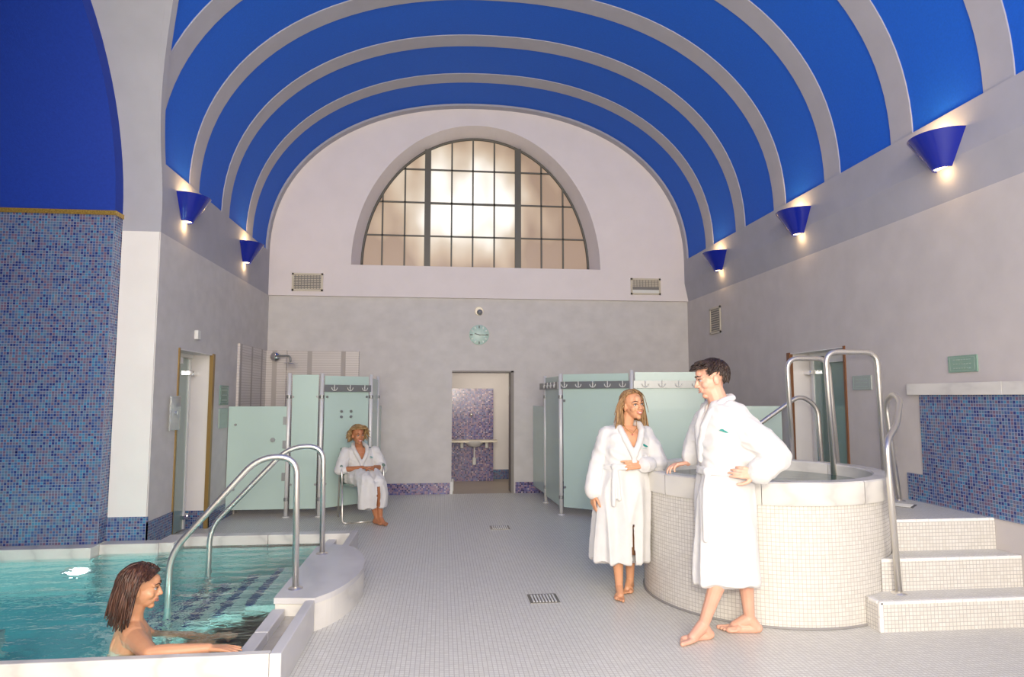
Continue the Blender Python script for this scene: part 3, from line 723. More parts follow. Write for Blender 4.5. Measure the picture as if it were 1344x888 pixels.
# ------------------------------------------------------------------ steps and platform
steps = thing('tiled_steps', 'white mosaic-tiled steps and platform beside the round tub', 'steps', (0, 0, 0))
def tub_cut(y, r=.905):    # x of the drum's right side at depth y
    d = r*r-(y-TC[1])**2; return TC[0]+math.sqrt(d) if d > 0 else TC[0]
for nm, yf_, z0, z1, xl in (('step', 4.1, 0, .19, 2.80), ('step', 4.32, .19, .40, None), ('platform', 4.53, .40, .62, None)):
    pts = []
    ys = [yf_]+[y for y in np.linspace(yf_+.05, 5.995, 26)]
    if xl is None: xl = tub_cut(yf_)
    if z0 == 0: ys = [4.1, 4.236]+[y for y in np.linspace(4.26, 5.995, 26)]
    for i, y in enumerate(ys):
        x = max(tub_cut(y), TC[0]+.05)
        if i == 0: x = xl
        pts.append((x, y))
    ring_ = pts+[(XW-.002, 6.0), (XW-.002, yf_)]; n = len(ring_)
    vv = [(x, y, z0) for x, y in ring_]+[(x, y, z1) for x, y in ring_]
    ff = [[n+i for i in range(n)]]+[(i, (i+1) % n, n+(i+1) % n, n+i) for i in range(n)]
    o = raw(nm, vv, ff, [M['step_top'], M['step_front'], M['step_side']], steps)
    for p_ in o.data.polygons:
        nn = p_.normal; p_.material_index = 0 if abs(nn.z) > .5 else (1 if abs(nn.y) > abs(nn.x) else 2)
    x = xl+.004; k = 0
    while x < XW-.02:
        x2 = min(x+.095, XW-.002); box('nosing_tile', (x+.0015, yf_-.004, z1-.018), (x2-.0015, yf_+.03, z1+.003), M['white_tile'], o, bevel=.003); x = x2
    if z0 == 0:
        for z in (0, .095): box('corner_tile', (xl-.004, yf_-.004, z+.002), (xl+.022, yf_+.02, z+.093), M['white_tile'], o, bevel=.003)
        box('nosing_tile', (xl-.006, yf_+.02, z1-.018), (xl+.024, yf_+.11, z1+.003), M['white_tile'], o, bevel=.003)
# mosaic wall panel above the platform, marble ledge
S(box('trim_14', (XW-.012, -1.0, .62), (XW+.002, 5.22, 1.515), M['mos_yz']))
S(box('trim_15', (XW-.013, 5.22, .62), (XW+.002, 5.41, .85), M['mos_yz']))
ld = thing('marble_ledge', 'cream marble ledge capping the blue mosaic at the right edge', 'ledge', (0, 0, 0))
for i in range(6): box('ledge_slab', (XW-.05, 5.32-.98*(i+1)+.002, 1.515), (XW-.001, 5.32-.98*i, 1.61), M['marble'], ld, bevel=.004)
# ------------------------------------------------------------------ steel rails around the tub
rail('grab_rail', 'tall steel loop rail on the tub rim, nearer the viewer', [(3.27, 5.3, .80), (3.235, 5.3, 1.88), (3.70, 5.3, 1.88), (3.73, 5.3, .62)], .023, fr=.11, feet=(3,))
rail('grab_rail', 'tall steel loop rail on the tub rim, farther, left one', [(3.16, 5.75, .80), (3.135, 5.75, 1.85), (3.53, 5.75, 1.85), (3.60, 5.75, .62)], .022, fr=.11, feet=(3,))
rail('grab_rail', 'low sloping steel handrail seen between the tall loop and the man', [(2.55, 6.3, .85), (3.0, 6.3, 1.15), (3.56, 6.3, 1.52), (3.74, 6.3, 1.40), (3.79, 6.3, .0)], .022, fr=.1, feet=(4,))
rail('stair_handrail', 'steel stair handrail standing on the white tiled steps', [(3.06, 4.27, .19), (3.02, 4.27, 1.19), (3.27, 4.5, 1.30), (3.60, 4.9, 1.47), (3.72, 5.15, 1.53), (3.79, 5.34, 1.45), (3.885, 5.36, .62)], .021, fr=.09, feet=(0, 6))
# ------------------------------------------------------------------ people
from mathutils import noise as mnoise
V = Vector
def skin(name, c, c2):
    m, N, L, b = new_mat(name)
    p = objpos(N)
    L.new(ramp(N, L, noise(N, L, p, 14, 3), [(.3, c2), (.65, c)]), b.inputs['Base Color'])
    b.inputs['Roughness'].default_value = .45; b.inputs['Subsurface Weight'].default_value = .12
    b.inputs['Subsurface Radius'].default_value = (.02, .008, .004); b.inputs['Subsurface Scale'].default_value = .4
    bump(N, L, b, noise(N, L, p, 180), .08, .003)
    return m
M['skin_pink'] = skin('fair_skin', (.74, .42, .30), (.71, .385, .27))
M['skin_tan'] = skin('tanned_skin', (.66, .34, .19), (.63, .31, .17))
M['skin_deep'] = skin('deeply_tanned_skin', (.50, .21, .10), (.45, .18, .085))
M['lips'] = plain('lips', (.55, .16, .14), .35)
M['lips_pale'] = plain('pale_lips', (.60, .27, .21), .45)
M['teeth'] = plain('teeth', (.85, .82, .76), .25)
M['eye_white'] = plain('eye_white', (.55, .52, .5), .2)
M['iris'] = plain('iris', (.05, .035, .03), .15)
def hairm(name, a, b_, c):
    m, N, L, b = new_mat(name); p = scaled(N, L, objpos(N), (90, 90, 9))
    L.new(ramp(N, L, noise(N, L, p, 1, 3), [(.3, a), (.5, b_), (.72, c)]), b.inputs['Base Color']); b.inputs['Roughness'].default_value = .42
    return m
M['hair_dark'] = hairm('dark_brown_hair', (.012, .007, .004), (.03, .017, .011), (.07, .04, .026))
M['hair_brown'] = hairm('red_brown_hair', (.02, .008, .005), (.06, .024, .014), (.17, .08, .05))
M['hair_honey'] = hairm('honey_hair', (.12, .06, .02), (.27, .15, .06), (.45, .28, .13))
M['hair_blond'] = hairm('blond_hair', (.16, .09, .03), (.34, .21, .08), (.52, .36, .17))
M['teal'] = plain('teal_embroidery', (.01, .25, .22), .6)
M['thread'] = plain('grey_embroidery', (.5, .6, .6), .7)
class Blob:
    def __init__(s): s.bm = bmesh.new()
    def ball(s, c, r, rot=None, seg=16):
        r = (r, r, r) if isinstance(r, (int, float)) else r
        m4 = Matrix.Translation(V(c)) @ (rot.to_4x4() if rot else Matrix.Identity(4)) @ Matrix.Diagonal((*r, 1))
        bmesh.ops.create_uvsphere(s.bm, u_segments=seg, v_segments=seg//2+2, radius=1, matrix=m4); return s
    def cap(s, a, b, ra, rb, n=12):
        a, b = V(a), V(b); d = b-a
        if d.length < 1e-5: return s.ball(a, ra)
        q_ = d.to_track_quat('Z', 'Y').to_matrix(); rings = []
        h = d.length
        prof = [(ra*math.cos(t), ra*math.sin(t)) for t in np.linspace(-PI/2+.25, 0, 4)]+[(rb*math.cos(t), h+rb*math.sin(t)) for t in np.linspace(0, PI/2-.25, 4)]
        vs = [[s.bm.verts.new(a+q_ @ V((r*math.cos(2*PI*j/n), r*math.sin(2*PI*j/n), z))) for j in range(n)] for r, z in prof]
        for r0, r1 in zip(vs, vs[1:]):
            for j in range(n): s.bm.faces.new((r0[j], r0[(j+1) % n], r1[(j+1) % n], r1[j]))
        s.bm.faces.new(vs[0][::-1]); s.bm.faces.new(vs[-1]); return s
    def chain(s, pts, rs):
        for a, b, ra, rb in zip(pts, pts[1:], rs, rs[1:]): s.cap(a, b, ra, rb)
        return s
    def loft(s, rings, n=28, ex=2.0):
        """rings: (centre, half width along u, half depth along v, u direction angle)"""
        vs = []
        for c, ru, rv, ang in rings:
            c = V(c); u = V((math.cos(ang), math.sin(ang), 0)); w = V((-math.sin(ang), math.cos(ang), 0)); row = []
            for j in range(n):
                t = 2*PI*j/n; cu, su = math.cos(t), math.sin(t)
                row.append(s.bm.verts.new(c+u*ru*math.copysign(abs(cu)**(2/ex), cu)+w*rv*math.copysign(abs(su)**(2/ex), su)))
            vs.append(row)
        for r0, r1 in zip(vs, vs[1:]):
            for j in range(n): s.bm.faces.new((r0[j], r0[(j+1) % n], r1[(j+1) % n], r1[j]))
        s.bm.faces.new(vs[0][::-1]); s.bm.faces.new(vs[-1]); return s
    def build(s, name, m, parent, voxel=.005, smooth=5, fn=None, cut=None, local=None):
        bmesh.ops.recalc_face_normals(s.bm, faces=s.bm.faces)
        me = D.meshes.new(name); s.bm.to_mesh(me); s.bm.free()
        o = D.objects.new('tmp', me); C.objects.link(o)
        r = o.modifiers.new('r', 'REMESH'); r.mode = 'VOXEL'; r.voxel_size = voxel
        if smooth: k = o.modifiers.new('s', 'SMOOTH'); k.iterations = smooth; k.factor = .5
        dg = bpy.context.evaluated_depsgraph_get(); me2 = D.meshes.new_from_object(o.evaluated_get(dg)); D.objects.remove(o)
        me2.name = name
        if fn or cut:
            bm = bmesh.new(); bm.from_mesh(me2); bm.normal_update()
            if fn:
                new = [fn(v.co.copy(), v.normal.copy()) for v in bm.verts]
                for v, p in zip(bm.verts, new): v.co = p
            if cut: bmesh.ops.delete(bm, geom=[v for v in bm.verts if cut(v.co)], context='VERTS')
            bm.to_mesh(me2); bm.free()
        me2.materials.clear(); me2.materials.append(m)
        if parent: me2.transform(parent.matrix_basis.inverted())
        return link(name, me2, parent, True)
def frame(fwd, up=(0, 0, 1)):
    f = V(fwd).normalized(); u = V(up); r = f.cross(u).normalized(); u = r.cross(f)
    return Matrix(((r.x, f.x, u.x), (r.y, f.y, u.y), (r.z, f.z, u.z)))     # columns: right, forward, up
def head(B, c, R3, k=1.0, female=True):
    """skull, jaw and features; R3 columns right/forward/up, c centre of the head"""
    P = lambda x, y, z: V(c)+R3 @ (V((x, y, z))*k)
    e = lambda p, r: B.ball(P(*p), tuple(a*k for a in r), R3)
    e((0, -.014, .034), (.073, .092, .080)); e((0, .012, -.02), (.062, .076, .082))
    e((0, .030, -.058), (.046 if female else .052, .052, .046)); e((0, .062, -.094), (.02 if female else .025, .02, .017))
    for s_ in (-1, 1):
        e((s_*.036, .052, -.026), (.024, .026, .026)); e((s_*.073, -.008, -.012), (.009, .018, .03))
        e((s_*.012, .094, -.03), (.009, .010, .008)); B.cap(P(s_*.012, .083, .024), P(s_*.046, .066, .022), .010*k, .009*k)
    B.cap(P(0, .084, .012), P(0, .104, -.026), .008*k, .0115*k)
    e((0, .080, -.053), (.026, .014, .018)); B.cap(P(0, .035, .05), P(0, .055, .045), .042*k, .035*k)
    return P
def face(t, P, R3, k, smile=1, brow=None, lip=None):
    def loc(o): o.data.transform(t.matrix_basis.inverted()); return o
    for s_ in (-1, 1):
        b_ = Blob(); b_.ball(P(s_*.031, .0755, .004), (.0145*k, .009*k, .0075*k), R3); b_.build('eye', M['eye_white'], t, .003, 2)
        b_ = Blob(); b_.ball(P(s_*.031, .0815, .004), (.0062*k, .004*k, .0062*k), R3); b_.build('iris', M['iris'], t, .002, 1)
        b_ = Blob(); b_.chain([P(s_*.013, .0885, .006), P(s_*.03, .0865, .0135), P(s_*.047, .0745, .006)], [.0018, .0026, .0016]); b_.build('eyelid', M['iris'], t, .0015, 1)
        b_ = Blob(); b_.chain([P(s_*.014, .093, .026), P(s_*.032, .088, .034), P(s_*.05, .071, .027)], [.003, .0035, .002]); b_.build('eyebrow', brow or M['hair_dark'], t, .002, 1)
    pts = [(x, .094-abs(x)*.45, -.056+smile*.010*(abs(x)/.026)**2) for x in (-.026, -.014, 0, .014, .026)]
    up_ = [P(x, y, z+.0035) for x, y, z in pts]; lo_ = [P(x, y+.001, z-.0095 if abs(x) < .02 else z-.001) for x, y, z in pts]
    b_ = Blob(); b_.chain(up_, [.0022, .0035, .004, .0035, .0022]); b_.chain(lo_, [.0022, .004, .0046, .004, .0022]); b_.build('lips', lip or M['lips'], t, .002, 1)
    if smile > .5:
        b_ = Blob(); b_.chain([P(x*.9, y-.001, z-.003) for x, y, z in pts], [.001, .004, .0045, .004, .001]); b_.build('teeth', M['teeth'], t, .002, 1)
def hand(B, w, f, n, thumb, curl=(.3,)*4, k=1.0, spread=.06, tcurl=.2, bend=(1, 1, 1)):
    """w wrist, f finger direction, n palm normal (palm side), thumb = +1/-1 side along f x n"""
    f = V(f).normalized(); n = V(n); n = (n-f*n.dot(f)).normalized(); s_ = f.cross(n)*thumb; w = V(w)
    offs = (.030, .010, -.010, -.028); kn = (.088, .092, .087, .078)
    for o_, q_, ln, cu in zip(offs, kn, (.072, .080, .074, .058), curl):
        K = w+(f*q_+s_*o_)*k; B.cap(w+(f*.012+s_*o_*.55)*k, K, .0135*k, .0115*k)
        d = (f+s_*o_*spread*25*.04*10*.5).normalized(); ang = 0; p = K; r = .0095*k
        for i, seg in enumerate((.45, .31, .24)):
            ang += cu*bend[i]; dd = d*math.cos(ang)+n*math.sin(ang); p2 = p+dd*ln*seg*k; B.cap(p, p2, r, r*.9); p = p2; r *= .9
    B.ball(w+(f*.05)*k+n*.003, (.03*k, .034*k, .014*k), Matrix((s_, f, n)).transposed())
    t0 = w+(f*.022+s_*.022)*k; t1 = t0+(f*.62+s_*.72+n*.25).normalized()*.045*k; t2 = t1+(f*.85+s_*.4+n*tcurl).normalized()*.032*k; t3 = t2+(f*.95+s_*.15+n*tcurl*1.6).normalized()*.025*k
    B.chain([t0, t1, t2, t3], [.0145*k, .012*k, .0105*k, .0085*k])
def foot(B, a, d, side, k=1.0, z0=0.0, lift=0):
    """a ankle, d toe direction, side +1: big toe to the left of d"""
    d = V(d); d.z = 0; d.normalize(); s_ = V((-d.y, d.x, 0))*side; g = V((a[0], a[1], z0))
    B.ball(g-d*.042*k+V((0, 0, .03)), (.031*k, .031*k, .03)); B.cap(V(a), g-d*.035*k+V((0, 0, .035)), .034*k, .03*k)
    B.cap(V(a)+d*.005, g+d*.085*k+s_*.012*k+V((0, 0, .034)), .036*k, .027*k)
    B.cap(g-d*.03*k+V((0, 0, .026)), g+d*.12*k-s_*.022*k+V((0, 0, .018)), .028*k, .018*k)
    for i, (o_, ln, r) in enumerate(((.031, .060, .0125), (.010, .056, .0085), (-.008, .050, .0082), (-.024, .042, .0078), (-.038, .032, .0075))):
        b0 = g+d*(.135-.012*i*.8)*k+s_*o_*k*1.0+V((0, 0, .019)); b1 = b0+d*ln*k*.62+V((0, 0, -.004)); B.cap(g+d*.07*k+s_*o_*.55*k+V((0, 0, .028)), b0-d*.012, .019*k, r*1.1*k); B.cap(b0-d*.012, b1, r*k, r*1.05*k)
def leg(B, hip, knee, ankle, k=1.0):
    hip, knee, ankle = V(hip), V(knee), V(ankle); f = (knee-ankle)
    back = V((0, 0, 0))
    B.chain([hip, hip.lerp(knee, .5), knee], [.082*k, .07*k, .054*k])
    B.chain([knee, knee.lerp(ankle, .3), knee.lerp(ankle, .65), ankle], [.053*k, .056*k, .042*k, .033*k])
def arm(B, sh, el, wr, k=1.0):
    sh, el, wr = V(sh), V(el), V(wr)
    B.chain([sh, sh.lerp(el, .45), el], [.05*k, .045*k, .038*k]); B.chain([el, el.lerp(wr, .3), el.lerp(wr, .7), wr], [.037*k, .038*k, .029*k, .023*k])
def hairdo(t, name, m, c, R3, k, n, keep, length, r=(.09, .105, .10), off=(0, -.012, .03), flare=0, thick=.006, seed=3, sweep=(0, 0, 0), lift=.0, seg=6, curl=0, part=0., side=1.6, back=1.0):
    """strands lying over the scalp and falling: each strand walks down the head's ellipsoid"""
    rnd = random.Random(seed); mb = MB(); c = V(c); Ri = R3.inverted(); up = Ri @ V((0, 0, 1)); sw = V(sweep); o3 = V(off)
    count = 0; tries = 0
    cap_ = bmesh.new(); bmesh.ops.create_uvsphere(cap_, u_segments=48, v_segments=32, radius=1)
    bmesh.ops.delete(cap_, geom=[v for v in cap_.verts if not keep(v.co)], context='VERTS')
    cap_.verts.ensure_lookup_table(); inv = t.matrix_basis.inverted()
    for i_, v in enumerate(cap_.verts): v.index = i_
    mb.add([inv @ (c+R3 @ ((V((v.co.x*r[0], v.co.y*r[1], v.co.z*r[2]))*.985+o3)*k)) for v in cap_.verts], [[v.index for v in f.verts] for f in cap_.faces]); cap_.free()
    while count < n and tries < n*30:
        tries += 1
        z = rnd.uniform(-.6, 1); a = rnd.uniform(0, 2*PI); q_ = math.sqrt(1-z*z); d = V((q_*math.cos(a), q_*math.sin(a), z))
        if not keep(d): continue
        count += 1; Ls = length(d)*rnd.uniform(.82, 1.06); sc = 1+rnd.uniform(-.01, .06)
        el = lambda v: V((v.x/r[0], v.y/r[1], v.z/r[2]))
        p = V((d.x*r[0], d.y*r[1], d.z*r[2]))*sc; pts = []; st = Ls/seg
        jit = V((rnd.uniform(-.12, .12), rnd.uniform(-.12, .12), 0))
        sx = 1 if d.x > part else -1
        for i in range(seg+1):
            pts.append(c+R3 @ ((p+o3)*k))
            nrm = V((p.x/r[0]**2, p.y/r[1]**2, p.z/r[2]**2)).normalized()
            w_ = max(0., min(1., (p.y/r[1]+.15)*1.6))          # over the brow the hair is parted and swept to the side
            g_ = -up*(1-.75*w_)+V((sx*side*w_, -back*w_, 0))+sw+jit+nrm*flare*(i/seg)+nrm*lift*(1-i/seg)
            if curl: g_ -= nrm*curl*(i/seg)
            if g_.dot(nrm) < 0 and el(p).length < sc*1.08: g_ = g_-nrm*g_.dot(nrm)
            g_.normalize(); p = p+g_*st
            e_ = el(p).length
            if e_ < sc and p.z > -r[2]*.55: p = p*(sc/e_)
        mb.tube([inv @ x for x in pts], [thick*k*(1-.55*(i/seg)) for i in range(seg+1)], 5)
    return mb.build(name, m, t, smooth=True)
def folds(amp, fz=2.2, fa=11, seed=0, zs=None):
    """cloth folds: long soft vertical ones, plus short creases where the cloth bunches"""
    def fn(p, n):
        a = 1-2*abs(mnoise.noise(V((p.x*fa+seed, p.y*fa, p.z*fz))))
        b = 1-2*abs(mnoise.noise(V((p.x*9+seed, p.y*9+3, p.z*15+p.x*6))))
        c = mnoise.noise(V((p.x*30, p.y*30, p.z*30)))
        w_ = 1 if zs is None else max(0, min(1, (p.z-zs)/.12))
        return p+n*(amp*(1-.55*w_)*(a-.5)+amp*.28*w_*(b-.5)+.002*c)
    return fn
def logo(t, p, u, v_, s=.03, cloth=None):
    """small teal leaf mark with a line of faint thread under it, lying on the robe; u right, v up, both on the cloth"""
    u, v_ = V(u).normalized(), V(v_).normalized(); nn = u.cross(v_).normalized(); p = V(p); inv = t.matrix_basis.inverted()
    if cloth:
        ok, hit, hn, _ = cloth.ray_cast(inv @ (p+nn*.3), -nn)
        if ok: p = t.matrix_basis @ hit+nn*.004
    mb = MB()
    def blade(x0, y0, L_, h, ph):
        top_ = [(x0+L_*i/8, y0+h*math.sin(PI*i/8)+ph*(i/8)) for i in range(9)]; bot = [(x0+L_*i/8, y0+.35*h*math.sin(PI*i/8)*-1+ph*(i/8)) for i in range(8, -1, -1)]
        pts = top_+bot; k_ = len(pts); vs = [inv @ (p+u*a*s+v_*b*s+nn*.002) for a, b in pts]+[inv @ (p+u*a*s+v_*b*s-nn*.006) for a, b in pts]
        mb.add(vs, [list(range(k_))]+[(i, (i+1) % k_, k_+(i+1) % k_, k_+i) for i in range(k_)])
    blade(-1, .25, 1.3, .38, -.1); blade(-.4, .05, 1.4, .34, -.35)
    o = mb.build('embroidered_emblem', M['teal'], t)
    mb = MB()
    for i in range(7):
        a = -.7+i*.2; vs = [inv @ (p+u*x*s+v_*y*s+nn*q_) for q_ in (.001, -.004) for x, y in ((a, -.75), (a+.13, -.75), (a+.13, -.6), (a, -.6))]
        mb.add(vs, [(0, 1, 2, 3), (0, 1, 5, 4), (1, 2, 6, 5), (2, 3, 7, 6), (3, 0, 4, 7)])
    mb.build('embroidered_line', M['thread'], t)
# ---- the man in a white robe: faces left, left hand on his hip, right hand on the tub rim
t = thing('person', 'man with short dark hair in white bathrobe, hand on hip, before the round tub', 'person', (1.80, 4.14, 0))
B = Blob()
HC = (1.748, 4.16, 1.618); HR = frame((-.95, .16, -.22), (.0, 0, 1)); hk = 1.06
P = head(B, HC, HR, hk, False)
B.cap((1.80, 4.15, 1.43), (1.755, 4.16, 1.56), .066, .060)
B.loft([((1.83, 4.14, .86), .10, .15, PI), ((1.83, 4.14, 1.0), .11, .155, PI), ((1.82, 4.14, 1.12), .10, .14, PI), ((1.82, 4.14, 1.3), .11, .165, PI), ((1.81, 4.14, 1.42), .09, .16, PI), ((1.79, 4.14, 1.47), .06, .09, PI)])
lh, rh = (1.82, 4.02, 1.40), (1.80, 4.30, 1.40)
# legs: the one in front points to the viewer's left, the other stands behind it
leg(B, (1.83, 4.08, .9), (1.765, 4.06, .49), (1.625, 4.10, .085)); foot(B, (1.625, 4.10, .085), (-.95, -.32, 0), 1, 1.1)
leg(B, (1.84, 4.22, .9), (1.93, 4.17, .50), (1.975, 4.20, .085)); foot(B, (1.975, 4.20, .085), (-.97, .22, 0), -1, 1.1)
LE, LW = V((2.045, 3.93, 1.145)), V((1.905, 3.90, 1.03))
arm(B, lh, LE, LW); hand(B, LW-V((.0, 0, 0)), (-.97, .05, .16), (.1, 1, -.2), 1, (.28, .32, .4, .5), 1.0, .25)
RE, RW = V((1.72, 4.44, 1.17)), V((1.665, 4.40, 1.055))
arm(B, rh, RE, RW); hand(B, RW, (-.93, .05, -.12), (0, -.1, -1), -1, (.35, .4, .45, .55), 1.0, .25)
body = B.build('body', M['skin_pink'], t, .004, 3, fn=lambda p, n: V((p.x, p.y, max(p.z, .002))))
face(t, P, HR, hk, .3, None, M['lips_pale'])
hairdo(t, 'hair', M['hair_dark'], HC, HR, hk, 900, lambda d: (d.z > .50 and d.y > .35) or (d.y <= .35 and d.z > .0+.25*max(0, d.y) and not (abs(d.x) > .6 and d.z < .18 and -.42 < d.y < .12)) or (d.y < -.4 and d.z > -.52), lambda d: .034 if d.z < .5 else .045, r=(.080, .0985, .088), sweep=(0, .5, .0), lift=.6, thick=.0055, seed=5, seg=4, side=.3, back=-.45)
R_ = Blob(); R_.ball((1.93, 3.99, 1.16), (.09, .05, .1))
# robe: torso and skirt rings (centre, half length along x, half depth along y)
a_ = PI
R_.loft([((1.795, 4.14, .335), .205, .165, 0), ((1.795, 4.14, .45), .20, .165, 0), ((1.80, 4.14, .65), .185, .165, 0), ((1.805, 4.14, .85), .178, .17, 0), ((1.81, 4.14, .97), .165, .165, 0), ((1.815, 4.14, 1.03), .158, .158, 0), ((1.82, 4.14, 1.12), .165, .165, 0),
         ((1.815, 4.14, 1.25), .158, .175, 0), ((1.815, 4.14, 1.36), .135, .18, 0), ((1.80, 4.14, 1.44), .10, .14, 0), ((1.79, 4.14, 1.475), .072, .09, 0)], ex=2.3)
R_.chain([V(lh)+V((0, .02, .0)), V(lh).lerp(LE, .5)+V((.0, 0, -.02)), LE+V((.0, 0, -.01)), LE.lerp(LW, .55), LE.lerp(LW, .78)], [.084, .10, .088, .082, .072])
R_.cap(LE.lerp(LW, .66), LE.lerp(LW, .84), .075, .074)
R_.chain([V(rh), V(rh).lerp(RE, .5), RE, RE.lerp(RW, .6)], [.08, .075, .07, .062])
vfx = lambda z: 0
def cutv(p):       # the open neckline, facing left and a little towards the viewer
    if p.z < 1.2 or p.z > 1.5: return False
    ang = math.atan2(p.y-4.14, -(p.x-1.815)); return abs(ang) < (p.z-1.2)*1.15 and p.x < 1.80
robe = R_.build('bathrobe', M['terry'], t, .009, 5, fn=folds(.034, 1.0, 8, 3, .95), cut=cutv)
Cb = Blob()
for s_, ya in ((-1, 4.04), (1, 4.24)):
    Cb.chain([(1.865, 4.14, 1.498), (1.845, 4.14+s_*.064, 1.492), (1.765, 4.14+s_*.078, 1.462), (1.70, 4.14+s_*.068, 1.395), (1.664, 4.14+s_*.045, 1.31), (1.655, 4.14+s_*.018, 1.22), (1.652, 4.135, 1.10)], [.024, .024, .026, .027, .027, .025, .02])
Cb.build('collar', M['terry'], t, .007, 3, fn=folds(.003, 6, 20))
ring_ = [(1.817+.171*math.cos(a), 4.14+.170*math.sin(a), 1.035) for a in np.linspace(0, 2*PI, 25)]
Bb = Blob(); Bb.chain([V(p)+V((0, 0, .012)) for p in ring_], [.014]*25); Bb.chain([V(p)-V((0, 0, .012)) for p in ring_], [.014]*25)
Bb.ball((1.655, 4.06, 1.035), (.024, .026, .026)); Bb.chain([(1.66, 4.05, 1.03), (1.636, 4.04, .93), (1.628, 4.035, .76), (1.63, 4.035, .62)], [.016, .018, .018, .018])
Bb.chain([(1.66, 4.07, 1.03), (1.645, 4.06, .9), (1.64, 4.06, .74)], [.014, .016, .016])
Bb.build('belt', M['terry'], t, .006, 2)
Cf = Blob(); d_ = (LW-LE).normalized(); c_ = LE.lerp(LW, .8); Cf.cap(c_-d_*.025, c_+d_*.012, .078, .076)
Cf.build('cuff', M['terry'], t, .007, 2)
logo(t, (1.745, 3.99, 1.285), (.93, -.36, 0), (0.02, .05, 1), .028, robe)
# ---- the woman in a white robe: faces the viewer, elbow on the tub rim
t = thing('person', 'smiling woman with long honey hair in white bathrobe, elbow on the tub rim', 'person', (1.40, 5.06, 0))
B = Blob()
HC = (1.475, 5.03, 1.435); HR = frame((.30, -.95, .02), (-.10, 0, 1)); hk = .98
P = head(B, HC, HR, hk, True)
B.cap((1.43, 5.08, 1.26), (1.455, 5.055, 1.38), .05, .046)
B.loft([((1.40, 5.10, .78), .155, .11, 0), ((1.40, 5.10, .9), .15, .11, 0), ((1.415, 5.09, 1.0), .13, .10, 0), ((1.43, 5.08, 1.12), .145, .11, 0), ((1.43, 5.08, 1.22), .15, .10, 0), ((1.43, 5.08, 1.275), .08, .06, 0)])
B.ball((1.43, 5.01, 1.16), (.10, .055, .09))
leg(B, (1.34, 5.08, .8), (1.335, 5.04, .42), (1.345, 5.03, .075), .88); foot(B, (1.345, 5.03, .075), (-.25, -.95, 0), 1, .88)
leg(B, (1.46, 5.12, .8), (1.47, 5.14, .42), (1.475, 5.19, .075), .88); foot(B, (1.475, 5.19, .075), (-.42, -.9, 0), -1, .88)
rs, RE, RW = V((1.275, 5.08, 1.215)), V((1.19, 5.09, .965)), V((1.152, 5.04, .765))
arm(B, rs, RE, RW, .9); hand(B, RW, (.03, -.05, -1), (.9, .25, 0), 1, (.2, .25, .3, .4), .9, .2)
ls, LE, LW = V((1.585, 5.08, 1.215)), V((1.685, 5.01, 1.0)), V((1.50, 4.925, .985))
arm(B, ls, LE, LW, .9); hand(B, LW, (-.97, -.06, .05), (-.05, 1, -.5), -1, (.15, .3, .4, .5), .95, .3)
B.build('body', M['skin_tan'], t, .004, 3, fn=lambda p, n: V((p.x, p.y, max(p.z, .002))))
face(t, P, HR, hk, 1, M['hair_brown'])
hairdo(t, 'hair', M['hair_honey'], HC, HR, hk, 1300, lambda d: d.z > -.3 and not (d.y > .22+.25*max(0, d.z) and d.z < .72), lambda d: .27 if d.x < 0 else .25, r=(.083, .100, .092), thick=.0042, seed=8, seg=10, flare=.0, side=.7, back=.6)
R_ = Blob()
R_.loft([((1.365, 5.08, .265), .225, .19, .05), ((1.37, 5.08, .4), .222, .185, .05), ((1.385, 5.08, .6), .215, .175, 0), ((1.40, 5.085, .8), .205, .17, 0), ((1.405, 5.09, .9), .185, .155, 0), ((1.41, 5.085, .98), .168, .145, 0), ((1.42, 5.08, 1.08), .18, .155, 0),
         ((1.43, 5.08, 1.18), .178, .145, 0), ((1.43, 5.08, 1.25), .15, .11, 0), ((1.43, 5.085, 1.285), .09, .075, 0)], ex=2.2)
R_.chain([rs, rs.lerp(RE, .5), RE, RE.lerp(RW, .55), RE.lerp(RW, .9)], [.058, .058, .056, .055, .056])
R_.chain([ls, ls.lerp(LE, .5), LE+V((.0, 0, .0)), LE.lerp(LW, .5), LE.lerp(LW, .82)], [.058, .060, .062, .058, .055])
def cutv(p):
    if p.z < 1.085 or p.z > 1.32 or p.y > 5.08: return False
    return abs(p.x-1.447) < (p.z-1.085)*.40
rb = R_.build('bathrobe', M['terry'], t, .009, 5, fn=folds(.034, 1.0, 9, 8, .9), cut=lambda p: cutv(p) or (p.z < .60 and p.y < 5.0 and abs(p.x-1.425) < .012*(.6-p.z)/.34))
Cb = Blob()
for s_ in (-1, 1):
    Cb.chain([(1.43, 5.155, 1.298), (1.43+s_*.06, 5.135, 1.298), (1.44+s_*.088, 5.06, 1.288), (1.447+s_*.083, 4.99, 1.245), (1.447+s_*.055, 4.948, 1.17), (1.447+s_*.018, 4.932, 1.09), (1.45-s_*.01, 4.935, 1.0)], [.024, .024, .026, .026, .026, .024, .017])
Cb.build('collar', M['terry'], t, .007, 3, fn=folds(.003, 6, 20))
ring_ = [(1.41+.178*math.cos(a), 5.085+.152*math.sin(a), .975+.008*math.cos(a)) for a in np.linspace(0, 2*PI, 25)]
Bb = Blob(); Bb.chain([V(p)+V((0, 0, .012)) for p in ring_], [.013]*25); Bb.chain([V(p)-V((0, 0, .012)) for p in ring_], [.013]*25)
Bb.ball((1.30, 4.955, .975), .026); Bb.chain([(1.30, 4.955, .97), (1.285, 4.925, .86), (1.28, 4.91, .70)], [.015, .017, .017]); Bb.chain([(1.31, 4.95, .97), (1.32, 4.92, .86), (1.325, 4.91, .74)], [.015, .016, .016])
Bb.build('belt', M['terry'], t, .006, 2)
